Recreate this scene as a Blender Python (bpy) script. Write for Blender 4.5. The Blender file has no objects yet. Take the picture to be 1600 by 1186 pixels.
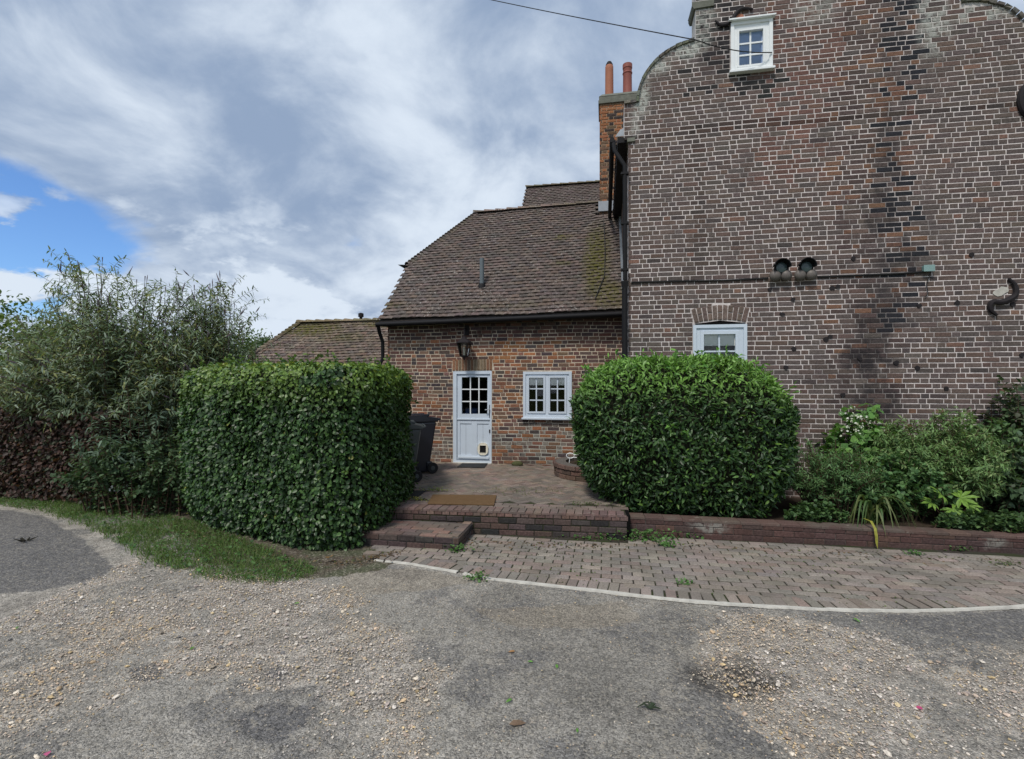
import bpy, bmesh, math, random
import numpy as np
from mathutils import Vector, Matrix, geometry

random.seed(7); rng = np.random.default_rng(7)
scene = bpy.context.scene
col = scene.collection
R = math.radians
# ------------------------------------------------------------------ camera
CAMH, F, HZ = 1.95, 780.0, 598.0
cam = bpy.data.cameras.new('camera'); cam.sensor_width = 36; cam.lens = 36*F/1600
cam.shift_y = 5/1600; cam.clip_start = .05; cam.clip_end = 2000
camo = bpy.data.objects.new('camera', cam); col.objects.link(camo)
camo.location = (0, 0, CAMH); camo.rotation_euler = (R(90), 0, 0); scene.camera = camo
scene.view_settings.view_transform = 'Standard'; scene.view_settings.look = 'None'
scene.view_settings.gamma = 1; scene.view_settings.exposure = .2
SUN_EL, SUN_AZ = 56, -28       # azimuth of the sun seen from above, degrees from straight behind the camera towards the left

# ------------------------------------------------------------------ node helpers
class NT:
    def __init__(s, tree): s.t = tree; s.n = tree.nodes; s.l = tree.links
    def new(s, typ, **kw):
        n = s.n.new(typ)
        for k, v in kw.items(): setattr(n, k, v)
        return n
    def put(s, sock, v):
        if isinstance(v, bpy.types.NodeSocket): s.l.new(v, sock)
        elif v is not None:
            if sock.type == 'RGBA' and hasattr(v, '__len__') and len(v) == 3: v = (*v, 1)
            if sock.type == 'RGBA' and not hasattr(v, '__len__'): v = (v, v, v, 1)
            sock.default_value = v
    def math(s, op, a, b=0.0, clamp=False, c=None):
        n = s.new('ShaderNodeMath', operation=op, use_clamp=clamp); s.put(n.inputs[0], a); s.put(n.inputs[1], b)
        if c is not None: s.put(n.inputs[2], c)
        return n.outputs[0]
    def vmath(s, op, a, b=(0, 0, 0)):
        n = s.new('ShaderNodeVectorMath', operation=op); s.put(n.inputs[0], a)
        if op == 'SCALE': s.put(n.inputs[3], b)
        else: s.put(n.inputs[1], b)
        return n.outputs['Value'] if op in ('LENGTH', 'DOT_PRODUCT', 'DISTANCE') else n.outputs[0]
    def mix(s, f, a, b, mode='MIX'):
        n = s.new('ShaderNodeMix', data_type='RGBA', blend_type=mode); s.put(n.inputs[0], f); s.put(n.inputs[6], a); s.put(n.inputs[7], b)
        return n.outputs[2]
    def noise(s, vec, scale, detail=4, rough=.55, dist=0.0, color=False):
        n = s.new('ShaderNodeTexNoise'); s.put(n.inputs['Vector'], vec); n.inputs['Scale'].default_value = scale
        n.inputs['Detail'].default_value = detail; n.inputs['Roughness'].default_value = rough; n.inputs['Distortion'].default_value = dist
        return n.outputs['Color' if color else 'Fac']
    def voro(s, vec, scale, feature='F1', out='Distance', rnd=1.0):
        n = s.new('ShaderNodeTexVoronoi', feature=feature); s.put(n.inputs['Vector'], vec); n.inputs['Scale'].default_value = scale
        n.inputs['Randomness'].default_value = rnd
        return n.outputs[out]
    def ramp(s, v, a, b, lo=0.0, hi=1.0, smooth=True):
        n = s.new('ShaderNodeMapRange', interpolation_type='SMOOTHSTEP' if smooth else 'LINEAR')
        s.put(n.inputs[0], v); s.put(n.inputs[1], a); s.put(n.inputs[2], b); s.put(n.inputs[3], lo); s.put(n.inputs[4], hi)
        return n.outputs[0]
    def pos(s): return s.new('ShaderNodeNewGeometry').outputs['Position']
    def sep(s, v):
        n = s.new('ShaderNodeSeparateXYZ'); s.put(n.inputs[0], v); return n.outputs
    def comb(s, x, y, z):
        n = s.new('ShaderNodeCombineXYZ'); s.put(n.inputs[0], x); s.put(n.inputs[1], y); s.put(n.inputs[2], z); return n.outputs[0]
    def tint(s):
        a = s.new('ShaderNodeAttribute', attribute_type='GEOMETRY', attribute_name='tint')
        b = s.new('ShaderNodeAttribute', attribute_type='OBJECT', attribute_name='tint')
        return s.vmath('ADD', a.outputs['Vector'], b.outputs['Vector'])

# ------------------------------------------------------------------ world: Nishita sky + broken cloud
world = bpy.data.worlds.new('World'); scene.world = world; world.use_nodes = True
w = NT(world.node_tree); w.n.clear()
sky = w.new('ShaderNodeTexSky', sky_type='NISHITA', sun_disc=False)
sky.sun_elevation = R(SUN_EL); sky.sun_rotation = R(180+SUN_AZ*-1 if False else 180-SUN_AZ*-1)
sky.air_density = 1.0; sky.dust_density = .6; sky.ozone_density = 2.0
dirv = w.vmath('NORMALIZE', w.new('ShaderNodeTexCoord').outputs['Generated'])
d = w.sep(dirv)
zz = w.math('ADD', w.math('MAXIMUM', d[2], 0.0), .42)
pl = w.comb(w.math('DIVIDE', d[0], zz), w.math('DIVIDE', d[1], zz), 0.0)
def dblob(px, py, r0, r1):
    v = Vector(((px-800)/F, 1, (HZ-py)/F)).normalized()
    return w.ramp(w.vmath('DISTANCE', dirv, tuple(v)), r0, r1, 1.0, 0.0)
n1 = w.noise(w.vmath('ADD', pl, (3.1, 1.7, 0.4)), 2.3, 10, .57, .35)
n2 = w.noise(w.vmath('ADD', pl, (8.3, 4.2, 2.0)), 3.3, 10, .58, .3)
n3 = w.noise(w.vmath('ADD', pl, (1.3, 9.2, 5.0)), 1.0, 5, .5, .2)
cov = w.math('ADD', n1, .17)
cov = w.math('SUBTRACT', cov, w.math('MULTIPLY', dblob(20, 335, .0, .25), .22))
cov = w.math('SUBTRACT', cov, w.math('MULTIPLY', dblob(20, 380, .02, .16), .16))
cov = w.math('SUBTRACT', cov, w.math('MULTIPLY', dblob(430, 190, .03, .35), .09))
cov = w.math('SUBTRACT', cov, w.math('MULTIPLY', dblob(540, 340, .0, .16), .07))
cov = w.math('ADD', cov, w.math('MULTIPLY', dblob(850, 100, .1, .6), .15))
cov = w.math('ADD', cov, w.math('MULTIPLY', dblob(150, -40, .05, .5), .16))
hv = w.comb(w.math('MULTIPLY', d[0], 3.4), w.math('MULTIPLY', d[1], 3.4), w.math('MULTIPLY', d[2], 7.0))
nc = w.noise(w.vmath('ADD', hv, (2.2, 5.1, 0.7)), 2.1, 10, .55, .1)
low = w.ramp(d[2], .40, .16, 0, 1)
lc = w.math('ADD', nc, w.ramp(d[2], .26, .08, -.07, .08))
lc = w.math('ADD', lc, w.math('MULTIPLY', dblob(400, 420, .04, .25), .06))
cum = w.ramp(lc, .50, .56)
mask = w.math('MAXIMUM', w.ramp(cov, .40, .57), w.math('MULTIPLY', cum, low))
br = w.math('ADD', w.math('MULTIPLY', n2, 1.35), w.math('MULTIPLY', n3, .3))
br = w.math('SUBTRACT', br, .17)
br = w.math('ADD', br, w.math('MULTIPLY', dblob(720, 190, .05, .38), .15))
br = w.math('SUBTRACT', br, w.math('MULTIPLY', dblob(950, 30, .05, .36), .24))
br = w.math('SUBTRACT', br, w.math('MULTIPLY', dblob(180, 110, .05, .6), .17))
br = w.math('ADD', br, w.ramp(d[2], .3, .0, 0, .08))
cb_ = w.math('MULTIPLY', w.math('MULTIPLY', w.ramp(lc, .49, .64, -.04, .30), cum), low)
br = w.math('ADD', br, cb_)
br = w.ramp(br, .38, .92)
ccol = w.mix(br, (2.3, 3.05, 4.35), (5.7, 6.4, 7.3))
skyc = w.mix(1.0, sky.outputs[0], (.72, .98, 1.32), 'MULTIPLY')
fin = w.mix(mask, skyc, ccol)
bg = w.new('ShaderNodeBackground'); w.put(bg.inputs[0], fin); bg.inputs[1].default_value = .11
w.l.new(bg.outputs[0], w.new('ShaderNodeOutputWorld').inputs[0])
sl = bpy.data.lights.new('sun', 'SUN'); sl.energy = 2.5; sl.angle = R(10); sl.color = (1, .94, .86)
so = bpy.data.objects.new('sun', sl); col.objects.link(so)
sd = Vector((math.sin(R(SUN_AZ))*math.cos(R(SUN_EL)), -math.cos(R(SUN_AZ))*math.cos(R(SUN_EL)), math.sin(R(SUN_EL))))
so.rotation_euler = sd.to_track_quat('Z', 'Y').to_euler(); so.location = sd*30
sky.sun_rotation = math.atan2(sd.x, sd.y)

# ------------------------------------------------------------------ frames
TH = math.atan(780/4200); cT, sT = math.cos(TH), math.sin(TH)
G0 = (1.885, 8.08)
H = Matrix.Translation((G0[0], G0[1], 0)) @ Matrix.Rotation(-TH, 4, 'Z')     # house frame: u along the gable, v into depth, z up
W = Matrix.Identity(4)
def H2W(u, v, z=0.0): return H @ Vector((u, v, z))
def W2H(x, y, z=0.0):
    dx, dy = x-G0[0], y-G0[1]
    return Vector((dx*cT-dy*sT, dx*sT+dy*cT, z))
def gd(px, py, z=0.0):                      # point of the ground plane z under a pixel of the photograph (1600 wide)
    Y = (CAMH-z)*F/(py-HZ); return Vector(((px-800)/F*Y, Y, z))
def uz(px, py, v):                          # point of the plane v = const of the house frame
    k = (px-800)/F; u = (k*(G0[1]+v*cT)-G0[0]-v*sT)/(cT+k*sT); Y = G0[1]-u*sT+v*cT
    return Vector((u, v, CAMH+(HZ-py)*Y/F))

# ------------------------------------------------------------------ numpy value noise
def _h(ix, iy, s):
    n = (ix*374761393+iy*668265263+s*2147483647) & 0xffffffff
    n = ((n ^ (n >> 13))*1274126177) & 0xffffffff
    return ((n ^ (n >> 16)) & 0xffff)/65535.0
def vnoise(x, y, s=0):
    x = np.asarray(x, float); y = np.asarray(y, float)
    ix = np.floor(x).astype(np.int64); iy = np.floor(y).astype(np.int64); fx = x-ix; fy = y-iy
    fx = fx*fx*(3-2*fx); fy = fy*fy*(3-2*fy)
    return (_h(ix, iy, s)*(1-fx)+_h(ix+1, iy, s)*fx)*(1-fy)+(_h(ix, iy+1, s)*(1-fx)+_h(ix+1, iy+1, s)*fx)*fy
def fbm(x, y, s=0, o=4):
    r = 0; a = .5; t = 0
    for i in range(o): r = r+a*vnoise(x*2**i, y*2**i, s+i); t += a; a *= .5
    return r/t

# ------------------------------------------------------------------ object helpers
OFF = {}
def raw_mesh(name, V, loops, counts, tint=None, smooth=False):
    me = bpy.data.meshes.new(name); V = np.asarray(V, np.float32)
    me.vertices.add(len(V)); me.vertices.foreach_set('co', V.ravel())
    me.loops.add(len(loops)); me.loops.foreach_set('vertex_index', np.asarray(loops, np.int32))
    counts = np.asarray(counts, np.int32); me.polygons.add(len(counts))
    me.polygons.foreach_set('loop_start', np.concatenate([[0], np.cumsum(counts)[:-1]]).astype(np.int32))
    me.polygons.foreach_set('loop_total', counts)
    me.polygons.foreach_set('use_smooth', np.full(len(counts), bool(smooth)))
    me.update(calc_edges=True)
    if tint is not None:
        a = me.attributes.new('tint', 'FLOAT_COLOR', 'POINT')
        t = np.ones((len(V), 4), np.float32); t[:, :3] = tint; a.data.foreach_set('color', t.ravel())
    return me
def put(name, me, mat=None, parent=None, M=None, kind=None, tint=None):
    if mat is not None and not me.materials:
        for m_ in (mat if isinstance(mat, (list, tuple)) else [mat]): me.materials.append(m_)
    o = bpy.data.objects.new(name, me); col.objects.link(o)
    M = M if M is not None else Matrix.Identity(4)
    if parent is not None:
        o.parent = parent
        if parent.name in OFF: M = OFF[parent.name] @ M
    o.matrix_basis = M
    if kind: o['kind'] = kind
    if tint is not None: o['tint'] = [float(t) for t in tint]
    return o
def tag(o, label, cat, group=None):
    o['label'] = label; o['category'] = cat
    if group: o['group'] = group
    return o
def thing(name, label, cat, base, frame=W, group=None):
    """Empty at the thing's base; parts are given in coordinates of the frame (world or house)"""
    o = bpy.data.objects.new(name, None); col.objects.link(o); o.empty_display_size = .2
    base = Vector(base); o.matrix_basis = frame @ Matrix.Translation(base)
    OFF[o.name] = Matrix.Translation(-base)
    return tag(o, label, cat, group)

class MB:
    def __init__(s): s.v = []; s.f = []; s.t = []; s.cur = None
    def add(s, vs, fs, M=None):
        b = len(s.v)
        for p in vs:
            p = Vector(p); s.v.append(tuple(M @ p) if M else tuple(p)); s.t.append(s.cur or (1, 1, 1))
        s.f += [tuple(b+i for i in f) for f in fs]; return s
    def box(s, x0, x1, y0, y1, z0, z1, M=None):
        return s.add([(x0, y0, z0), (x1, y0, z0), (x1, y1, z0), (x0, y1, z0), (x0, y0, z1), (x1, y0, z1), (x1, y1, z1), (x0, y1, z1)],
                     [(3, 2, 1, 0), (4, 5, 6, 7), (0, 1, 5, 4), (1, 2, 6, 5), (2, 3, 7, 6), (3, 0, 4, 7)], M)
    def frustum(s, a, b, M=None):        # a,b: (x0,x1,y0,y1,z)
        x0, x1, y0, y1, z0 = a; X0, X1, Y0, Y1, Z1 = b
        return s.add([(x0, y0, z0), (x1, y0, z0), (x1, y1, z0), (x0, y1, z0), (X0, Y0, Z1), (X1, Y0, Z1), (X1, Y1, Z1), (X0, Y1, Z1)],
                     [(3, 2, 1, 0), (4, 5, 6, 7), (0, 1, 5, 4), (1, 2, 6, 5), (2, 3, 7, 6), (3, 0, 4, 7)], M)
    def prism(s, outer, holes, y0, y1, M=None):   # polygon in x,z extruded along y
        loops = [[Vector((p[0], p[1], 0)) for p in L] for L in [outer]+list(holes)]
        tris = geometry.tessellate_polygon(loops); pts = [p for L in loops for p in L]; n = len(pts)
        vs = [(p.x, y0, p.y) for p in pts]+[(p.x, y1, p.y) for p in pts]; fs = []
        for t in tris:
            a, b, c = (pts[i] for i in t); cr = (b.x-a.x)*(c.y-a.y)-(b.y-a.y)*(c.x-a.x)
            if abs(cr) < 1e-9: continue
            t = tuple(t) if cr > 0 else tuple(reversed(t))
            fs.append(t); fs.append(tuple(i+n for i in reversed(t)))
        k = 0
        for li, L in enumerate(loops):
            m = len(L); ar = sum(L[i].x*L[(i+1) % m].y-L[(i+1) % m].x*L[i].y for i in range(m))
            for i in range(m):
                a, b = k+i, k+(i+1) % m
                q = (a, a+n, b+n, b) if ((ar > 0) == (li > 0)) else (a, b, b+n, a+n)
                fs.append(q if li == 0 and ar > 0 else q)
            k += m
        return s.add(vs, fs, M)
    def tube(s, pts, r, n=6, cap=True, M=None):
        pts = [Vector(p) for p in pts]; rs = r if hasattr(r, '__len__') else [r]*len(pts); ring = []
        vs = []; up = None
        for i, p in enumerate(pts):
            t = (pts[min(i+1, len(pts)-1)]-pts[max(i-1, 0)]).normalized()
            if up is None: up = t.orthogonal().normalized()
            up = (up-t*up.dot(t)); up = up.normalized() if up.length > 1e-6 else t.orthogonal().normalized()
            sd_ = t.cross(up)
            for k in range(n):
                a = 2*math.pi*k/n; vs.append(p+(up*math.cos(a)+sd_*math.sin(a))*rs[i])
        fs = []
        for i in range(len(pts)-1):
            for k in range(n): fs.append((i*n+k, i*n+(k+1) % n, (i+1)*n+(k+1) % n, (i+1)*n+k))
        if cap: fs.append(tuple(reversed(range(n)))); fs.append(tuple((len(pts)-1)*n+k for k in range(n)))
        return s.add(vs, fs, M)
    def lathe(s, prof, n=16, M=None):    # prof: (r,z)
        vs = []; fs = []
        for r, z in prof:
            for k in range(n): a = 2*math.pi*k/n; vs.append((r*math.cos(a), r*math.sin(a), z))
        for i in range(len(prof)-1):
            for k in range(n): fs.append((i*n+k, i*n+(k+1) % n, (i+1)*n+(k+1) % n, (i+1)*n+k))
        fs.append(tuple(reversed(range(n)))); fs.append(tuple((len(prof)-1)*n+k for k in range(n)))
        return s.add(vs, fs, M)
    def mesh(s, name, smooth=False, tint=False):
        loops = [i for f in s.f for i in f]; cnt = [len(f) for f in s.f]
        me = raw_mesh(name, s.v, loops, cnt, np.array(s.t) if tint else None, smooth)
        return me
    def build(s, name, mat, parent=None, M=None, smooth=False, kind=None, bevel=0, tint=False):
        o = put(name, s.mesh(name, smooth, tint), mat, parent, M, kind)
        if bevel:
            b = o.modifiers.new('b', 'BEVEL'); b.width = bevel; b.segments = 2; b.limit_method = 'ANGLE'
        if smooth:
            try: o.data.set_sharp_from_angle(angle=R(40))
            except Exception: pass
        return o

class Tm:
    def __init__(s, v, f, smooth=False): s.v = np.array(v, float); s.f = [tuple(x) for x in f]; s.smooth = smooth; s.me = None
    def mesh(s, name, mat):
        if s.me is None:
            s.me = raw_mesh(name, s.v, [i for f in s.f for i in f], [len(f) for f in s.f], None, s.smooth)
            s.me.materials.append(mat)
        return s.me
class Batch:
    def __init__(s, tms): s.tm = tms; s.d = [([], []) for _ in tms]
    def add(s, M, tint, ti=None):
        ti = random.randrange(len(s.tm)) if ti is None else ti
        s.d[ti][0].append(np.array(M)[None]); s.d[ti][1].append(np.array(tint, float)[None])
    def many(s, Ms, tints, ti=None):
        Ms = np.asarray(Ms); tints = np.asarray(tints)
        if ti is not None: s.d[ti][0].append(Ms); s.d[ti][1].append(tints); return
        k = rng.integers(0, len(s.tm), len(Ms))
        for i in range(len(s.tm)): s.d[i][0].append(Ms[k == i]); s.d[i][1].append(tints[k == i])
    def emit(s, name, mat, parent, frame=W, limit=300, stuff_name=None, hide=(), facing=None, kindall=None):
        Ms = []; T = []; K = []
        for i, (a, b) in enumerate(s.d):
            if a:
                m = np.concatenate(a); Ms.append(m); T.append(np.concatenate(b)); K.append(np.full(len(m), i))
        if not Ms: return
        Ms = np.concatenate(Ms); T = np.concatenate(T); K = np.concatenate(K); n = len(Ms)
        fm = np.array(frame); P = Ms[:, :3, 3] @ fm[:3, :3].T+fm[:3, 3]
        Y = P[:, 1]; Ys = np.where(Y > .3, Y, 1e9); px = 800+F*P[:, 0]/Ys; py = HZ-F*(P[:, 2]-CAMH)/Ys
        size = np.cbrt(np.abs(np.linalg.det(Ms[:, :3, :3])))
        vis = (Y > .3) & (px > 2) & (px < 1598) & (py > 2) & (py < 1184)
        for (x0, x1, y0, y1) in hide: vis &= ~((px > x0) & (px < x1) & (py > y0) & (py < y1))
        if facing is not None: vis &= facing(P, Ms)
        key = np.where(vis, size/Ys, -1.0); order = np.argsort(-key); pick = order[:limit] if limit else order[:0]
        if limit and n <= limit: pick = np.arange(n)
        else: pick = pick[key[pick] > 0]
        off = OFF.get(parent.name) if parent is not None else None
        for i in pick:
            me = s.tm[K[i]].mesh(name, mat)
            o = bpy.data.objects.new(name, me); col.objects.link(o)
            m = Matrix(Ms[i].tolist())
            if parent is not None: o.parent = parent; m = off @ m if off is not None else m
            o.matrix_basis = m; o['tint'] = [float(t) for t in T[i]]
        rest = np.ones(n, bool); rest[pick] = False
        if rest.any():
            V = []; L = []; C = []; TT = []; base = 0; sm = False
            for k, tm in enumerate(s.tm):
                idx = np.where(rest & (K == k))[0]
                if not len(idx): continue
                m = Ms[idx]; vv = np.einsum('kij,nj->kni', m[:, :3, :3], tm.v)+m[:, None, :3, 3]; nv = len(tm.v)
                V.append(vv.reshape(-1, 3)); TT.append(np.repeat(T[idx], nv, axis=0))
                fl = np.array([i for f in tm.f for i in f]); L.append(((np.arange(len(idx))*nv)[:, None]+fl[None]+base).ravel())
                C.append(np.tile([len(f) for f in tm.f], len(idx))); base += len(idx)*nv; sm = tm.smooth
            me = raw_mesh(stuff_name or name, np.concatenate(V), np.concatenate(L), np.concatenate(C), np.concatenate(TT), sm)
            return put(stuff_name or name, me, mat, parent, None, 'stuff')

def frames(P, T, N, S):
    """matrices with y axis = T (tip), z axis ~ N; S (k,) or (k,3) scales"""
    T = T/np.linalg.norm(T, axis=1, keepdims=True).clip(1e-6); X = np.cross(T, N); X /= np.linalg.norm(X, axis=1, keepdims=True).clip(1e-6)
    Z = np.cross(X, T); S = np.asarray(S); S = np.repeat(S[:, None], 3, 1) if S.ndim == 1 else S
    M = np.zeros((len(P), 4, 4)); M[:, :3, 0] = X*S[:, :1]; M[:, :3, 1] = T*S[:, 1:2]; M[:, :3, 2] = Z*S[:, 2:3]; M[:, :3, 3] = P; M[:, 3, 3] = 1
    return M

# ------------------------------------------------------------------ materials
def material(name, fn, **kw):
    m = bpy.data.materials.new(name); m.use_nodes = True; t = NT(m.node_tree); b = t.n['Principled BSDF']
    b.inputs['Roughness'].default_value = kw.get('rough', .8); b.inputs['Specular IOR Level'].default_value = kw.get('spec', .3)
    b.inputs['Metallic'].default_value = kw.get('metal', 0)
    r = fn(t, b)
    if r is not None: t.put(b.inputs['Base Color'], r)
    return m
def bump(t, b, h, strength=.5, dist=.01):
    n = t.new('ShaderNodeBump'); n.inputs['Strength'].default_value = strength; n.inputs['Distance'].default_value = dist
    t.put(n.inputs['Height'], h); t.l.new(n.outputs[0], b.inputs['Normal'])
def plain(name, c, rough=.7, spec=.3, var=.15, sc=6, metal=0, bmp=.15):
    def fn(t, b):
        n = t.noise(t.pos(), sc, 6, .6); n2 = t.noise(t.pos(), sc*14, 3)
        f = t.math('ADD', t.math('MULTIPLY', t.math('SUBTRACT', n, .5), 2*var), t.math('ADD', 1.0, t.math('MULTIPLY', t.math('SUBTRACT', n2, .5), var)))
        bump(t, b, n2, bmp, .003)
        return t.vmath('SCALE', tuple(c), f)
    return material(name, fn, rough=rough, spec=spec, metal=metal)
def hpos(t):
    m = t.new('ShaderNodeMapping', vector_type='TEXTURE'); t.put(m.inputs[0], t.pos())
    m.inputs['Location'].default_value = (G0[0], G0[1], 0); m.inputs['Rotation'].default_value = (0, 0, -TH); return m.outputs[0]
def blobs(t, P, lst, wob=.5, nsc=3.2):
    """soft union of ellipses in u,z of the house frame (old soot, patched mortar, lichen: marks with a place of their own; also painted eave shade)"""
    wv = t.vmath('SCALE', t.vmath('SUBTRACT', t.noise(P, nsc, 4, .6, color=True), (.5, .5, .5)), wob*2)
    Q = t.vmath('ADD', P, wv); acc = None
    for (u, z, ru, rz, s) in lst:
        q = t.vmath('MULTIPLY', t.vmath('SUBTRACT', Q, (u, 0, z)), (1/ru, 0, 1/rz))
        m = t.ramp(t.vmath('LENGTH', q), .25, 1.0, s, 0.0)
        acc = m if acc is None else t.math('MAXIMUM', acc, m)
    return acc
SOOT = [(3.8, 7.2, .25, .8, .3), (3.8, 5.8, .2, 2.2, .5), (3.55, 2.6, .35, 1.6, .75), (3.2, 3.6, .8, .25, .3), (3.75, 6.2, .3, .7, .45), (3.78, 5.4, .3, .7, .55), (3.65, 4.5, .35, .7, .7), (3.85, 3.75, .6, .45, .7), (3.75, 3.1, .5, .6, .7),
        (3.45, 2.3, .5, .6, .9), (3.6, 1.6, .6, .5, .8), (1.3, 7.1, .35, .6, .5), (3.1, 2.0, .7, .4, .3)]
LICH = [(.18, 6.55, .22, .5, .9), (.45, 7.05, .3, .22, .85), (.9, 7.3, .45, .3, .9), (1.15, 7.7, .3, .4, .5), (4.35, 7.3, .3, .9, .65), (4.95, 7.25, .6, .2, .6), (2.75, 7.6, .5, .3, .35), (.1, 6.1, .15, .25, .5)]
def brick_mat(name, soot_shade=None, lich=None, rough=.9, lc=(.36, .37, .33)):
    def fn(t, b):
        P = hpos(t); tn = t.tint()
        f = t.ramp(t.noise(P, 38, 5, .65), .25, .8, .62, 1.3)
        c = t.vmath('SCALE', tn, f)
        c = t.mix(t.ramp(t.noise(P, 9, 4, .6), .55, .75, 0, .45), c, t.vmath('SCALE', tn, .6))
        c = t.mix(t.ramp(t.noise(P, 70, 3, .7), .66, .78, 0, .35), c, (.35, .31, .29))
        if soot_shade: c = t.mix(t.math('MULTIPLY', blobs(t, P, soot_shade), t.ramp(t.noise(P, 7, 6, .7), .34, .58, .4, 1)), c, (.020, .018, .021))
        if lich: c = t.mix(t.math('MULTIPLY', blobs(t, P, lich, .15, 4), t.ramp(t.noise(P, 12, 6, .75), .38, .56)), c, lc)
        bump(t, b, t.math('ADD', t.noise(P, 60, 5, .7), t.math('MULTIPLY', t.noise(P, 14, 3), 1.5)), .6, .006)
        return c
    return material(name, fn, rough=rough, spec=.2)
def mortar_mat(name, c, soot_shade=None, lich=None, dark=(.05, .045, .045), patch=.5):
    def fn(t, b):
        P = hpos(t); k = t.vmath('SCALE', c, t.ramp(t.noise(P, 25, 5, .7), .25, .75, .7, 1.15))
        k = t.mix(t.ramp(t.noise(P, 1.3, 8, .70), .50, .64, 0, patch), k, dark)
        if soot_shade: k = t.mix(blobs(t, P, soot_shade), k, (.03, .027, .028))
        if lich: k = t.mix(t.math('MULTIPLY', blobs(t, P, lich, .15, 4), .7), k, (.46, .48, .44))
        bump(t, b, t.noise(P, 90, 4, .7), .6, .004); return k
    return material(name, fn, rough=.95, spec=.1)
M_gbrick = brick_mat('old_brown_brick', SOOT, LICH, lc=(.46, .48, .44))
M_gmort = mortar_mat('pale_lime_mortar', (.64, .585, .565), SOOT, LICH, patch=.62)
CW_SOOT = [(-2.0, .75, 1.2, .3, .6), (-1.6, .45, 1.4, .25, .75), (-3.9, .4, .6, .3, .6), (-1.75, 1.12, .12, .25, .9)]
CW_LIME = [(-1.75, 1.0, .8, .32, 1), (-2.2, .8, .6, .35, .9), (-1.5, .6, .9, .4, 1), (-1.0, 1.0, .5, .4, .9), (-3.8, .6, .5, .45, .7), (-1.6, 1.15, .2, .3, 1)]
M_cbrick = brick_mat('old_red_brick', [(-2.4, 3.15, 2.6, .28, .75)]+CW_SOOT, CW_LIME, lc=(.23, .21, .18))  # first ellipse is the gutter's shadow under the eaves, painted into the brick
M_cmort = mortar_mat('sandy_lime_mortar', (.60, .51, .40), [(-2.4, 3.15, 2.6, .28, .8)]+CW_SOOT, CW_LIME, patch=.4)  # same eave shadow painted into the mortar, then the wall-foot stains
M_chbrick = brick_mat('chimney_brick'); M_chmort = mortar_mat('chimney_mortar', (.36, .27, .19), patch=.4)
M_wbrick = brick_mat('dark_red_wall_brick', None, [(.9, .18, .35, .1, .5), (4.0, .15, .2, .1, .4)]); M_dmort = mortar_mat('dark_joint', (.13, .12, .11), patch=.6)
def paver_mat(name, moss):
    def fn(t, b):
        P = t.pos(); tn = t.tint()
        c = t.vmath('SCALE', tn, t.ramp(t.noise(P, 60, 5, .7), .2, .8, .6, 1.35))
        c = t.mix(t.ramp(t.noise(P, 1.6, 7, .65), .45, .62, 0, .5), c, (.12, .11, .09)); c = t.mix(t.ramp(t.noise(P, 5, 7, .7), .60, .68, 0, .5), c, (.26, .235, .20))
        c = t.mix(t.ramp(t.noise(P, 2.6, 6, .65), .60 if moss else .70, .72 if moss else .8, 0, .8), c, (.075, .085, .03))
        b.inputs['Roughness'].default_value = .75
        bump(t, b, t.noise(P, 90, 5, .7), .5, .004); return c
    return material(name, fn, rough=.75, spec=.35)
M_paver = paver_mat('clay_paver', False); M_ppaver = paver_mat('mossy_patio_paver', True)
def joint_fn(t, b):
    P = t.pos(); c = t.mix(t.ramp(t.noise(P, 3, 6, .6), .42, .62), (.045, .040, .034), (.035, .045, .018))
    bump(t, b, t.noise(P, 120, 4, .7), .8, .005); return c
M_joint = material('sandy_joint', joint_fn, rough=.95, spec=.1)
def roof_fn(t, b):
    P = hpos(t); tn = t.tint()
    c = t.vmath('SCALE', tn, t.ramp(t.noise(P, 18, 5, .7), .25, .75, .7, 1.3))
    li = t.math('MULTIPLY', t.ramp(t.noise(P, 20, 6, .78), .565, .63), t.ramp(t.noise(P, 1.4, 3, .6), .38, .64, .25, 1))
    c = t.mix(li, c, (.42, .40, .37))
    mo = t.math('MULTIPLY', blobs(t, P, [(-.55, 4.6, .42, 1.5, 1), (-.3, 3.7, .5, .5, .8), (-1.35, 5.35, .3, .14, .9), (-1.3, 4.55, .35, .12, .6), (-8.6, 3.5, 1.4, .35, 1), (-6, 3.6, 2.0, .16, .9), (-7.5, 3.2, 1.2, .2, .6), (-2.4, 3.5, 1.8, .12, .25)], .12, 4), t.ramp(t.noise(P, 15, 4, .6), .35, .55))
    c = t.mix(mo, c, (.085, .08, .022))
    bump(t, b, t.noise(P, 60, 5, .7), .6, .005); return c
M_roof = material('lichened_clay_tile', roof_fn, rough=.9, spec=.2)
M_roofbase = plain('roof_underlay', (.05, .042, .038), .95)
M_cope = plain('lichened_coping', (.15, .155, .13), .9, .2, .5, 9)
M_paint = plain('pale_blue_grey_paint', (.54, .61, .69), .45, .4, .07, 5, bmp=.05)
M_paintw = plain('white_paint', (.76, .79, .80), .4, .5, .03, 3, bmp=.02)
M_black = plain('black_gutter_paint', (.008, .008, .010), .7, .25, .3, 8)
M_iron = plain('rusty_black_iron', (.018, .015, .017), .75, .25, .4, 20)
M_rubber = plain('black_rubber', (.014, .014, .015), .7, .3, .2, 20)
M_lead = plain('weathered_lead', (.30, .33, .37), .5, .5, .25, 10)
M_binb = plain('black_bin_plastic', (.012, .014, .022), .32, .5, .25, 5)
M_bing = plain('dark_green_grey_bin_plastic', (.05, .06, .06), .4, .5, .25, 5)
M_pot = plain('terracotta', (.34, .135, .08), .7, .3, .2, 6); M_pot2 = plain('dark_terracotta', (.26, .085, .065), .6, .3, .2, 6)
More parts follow.
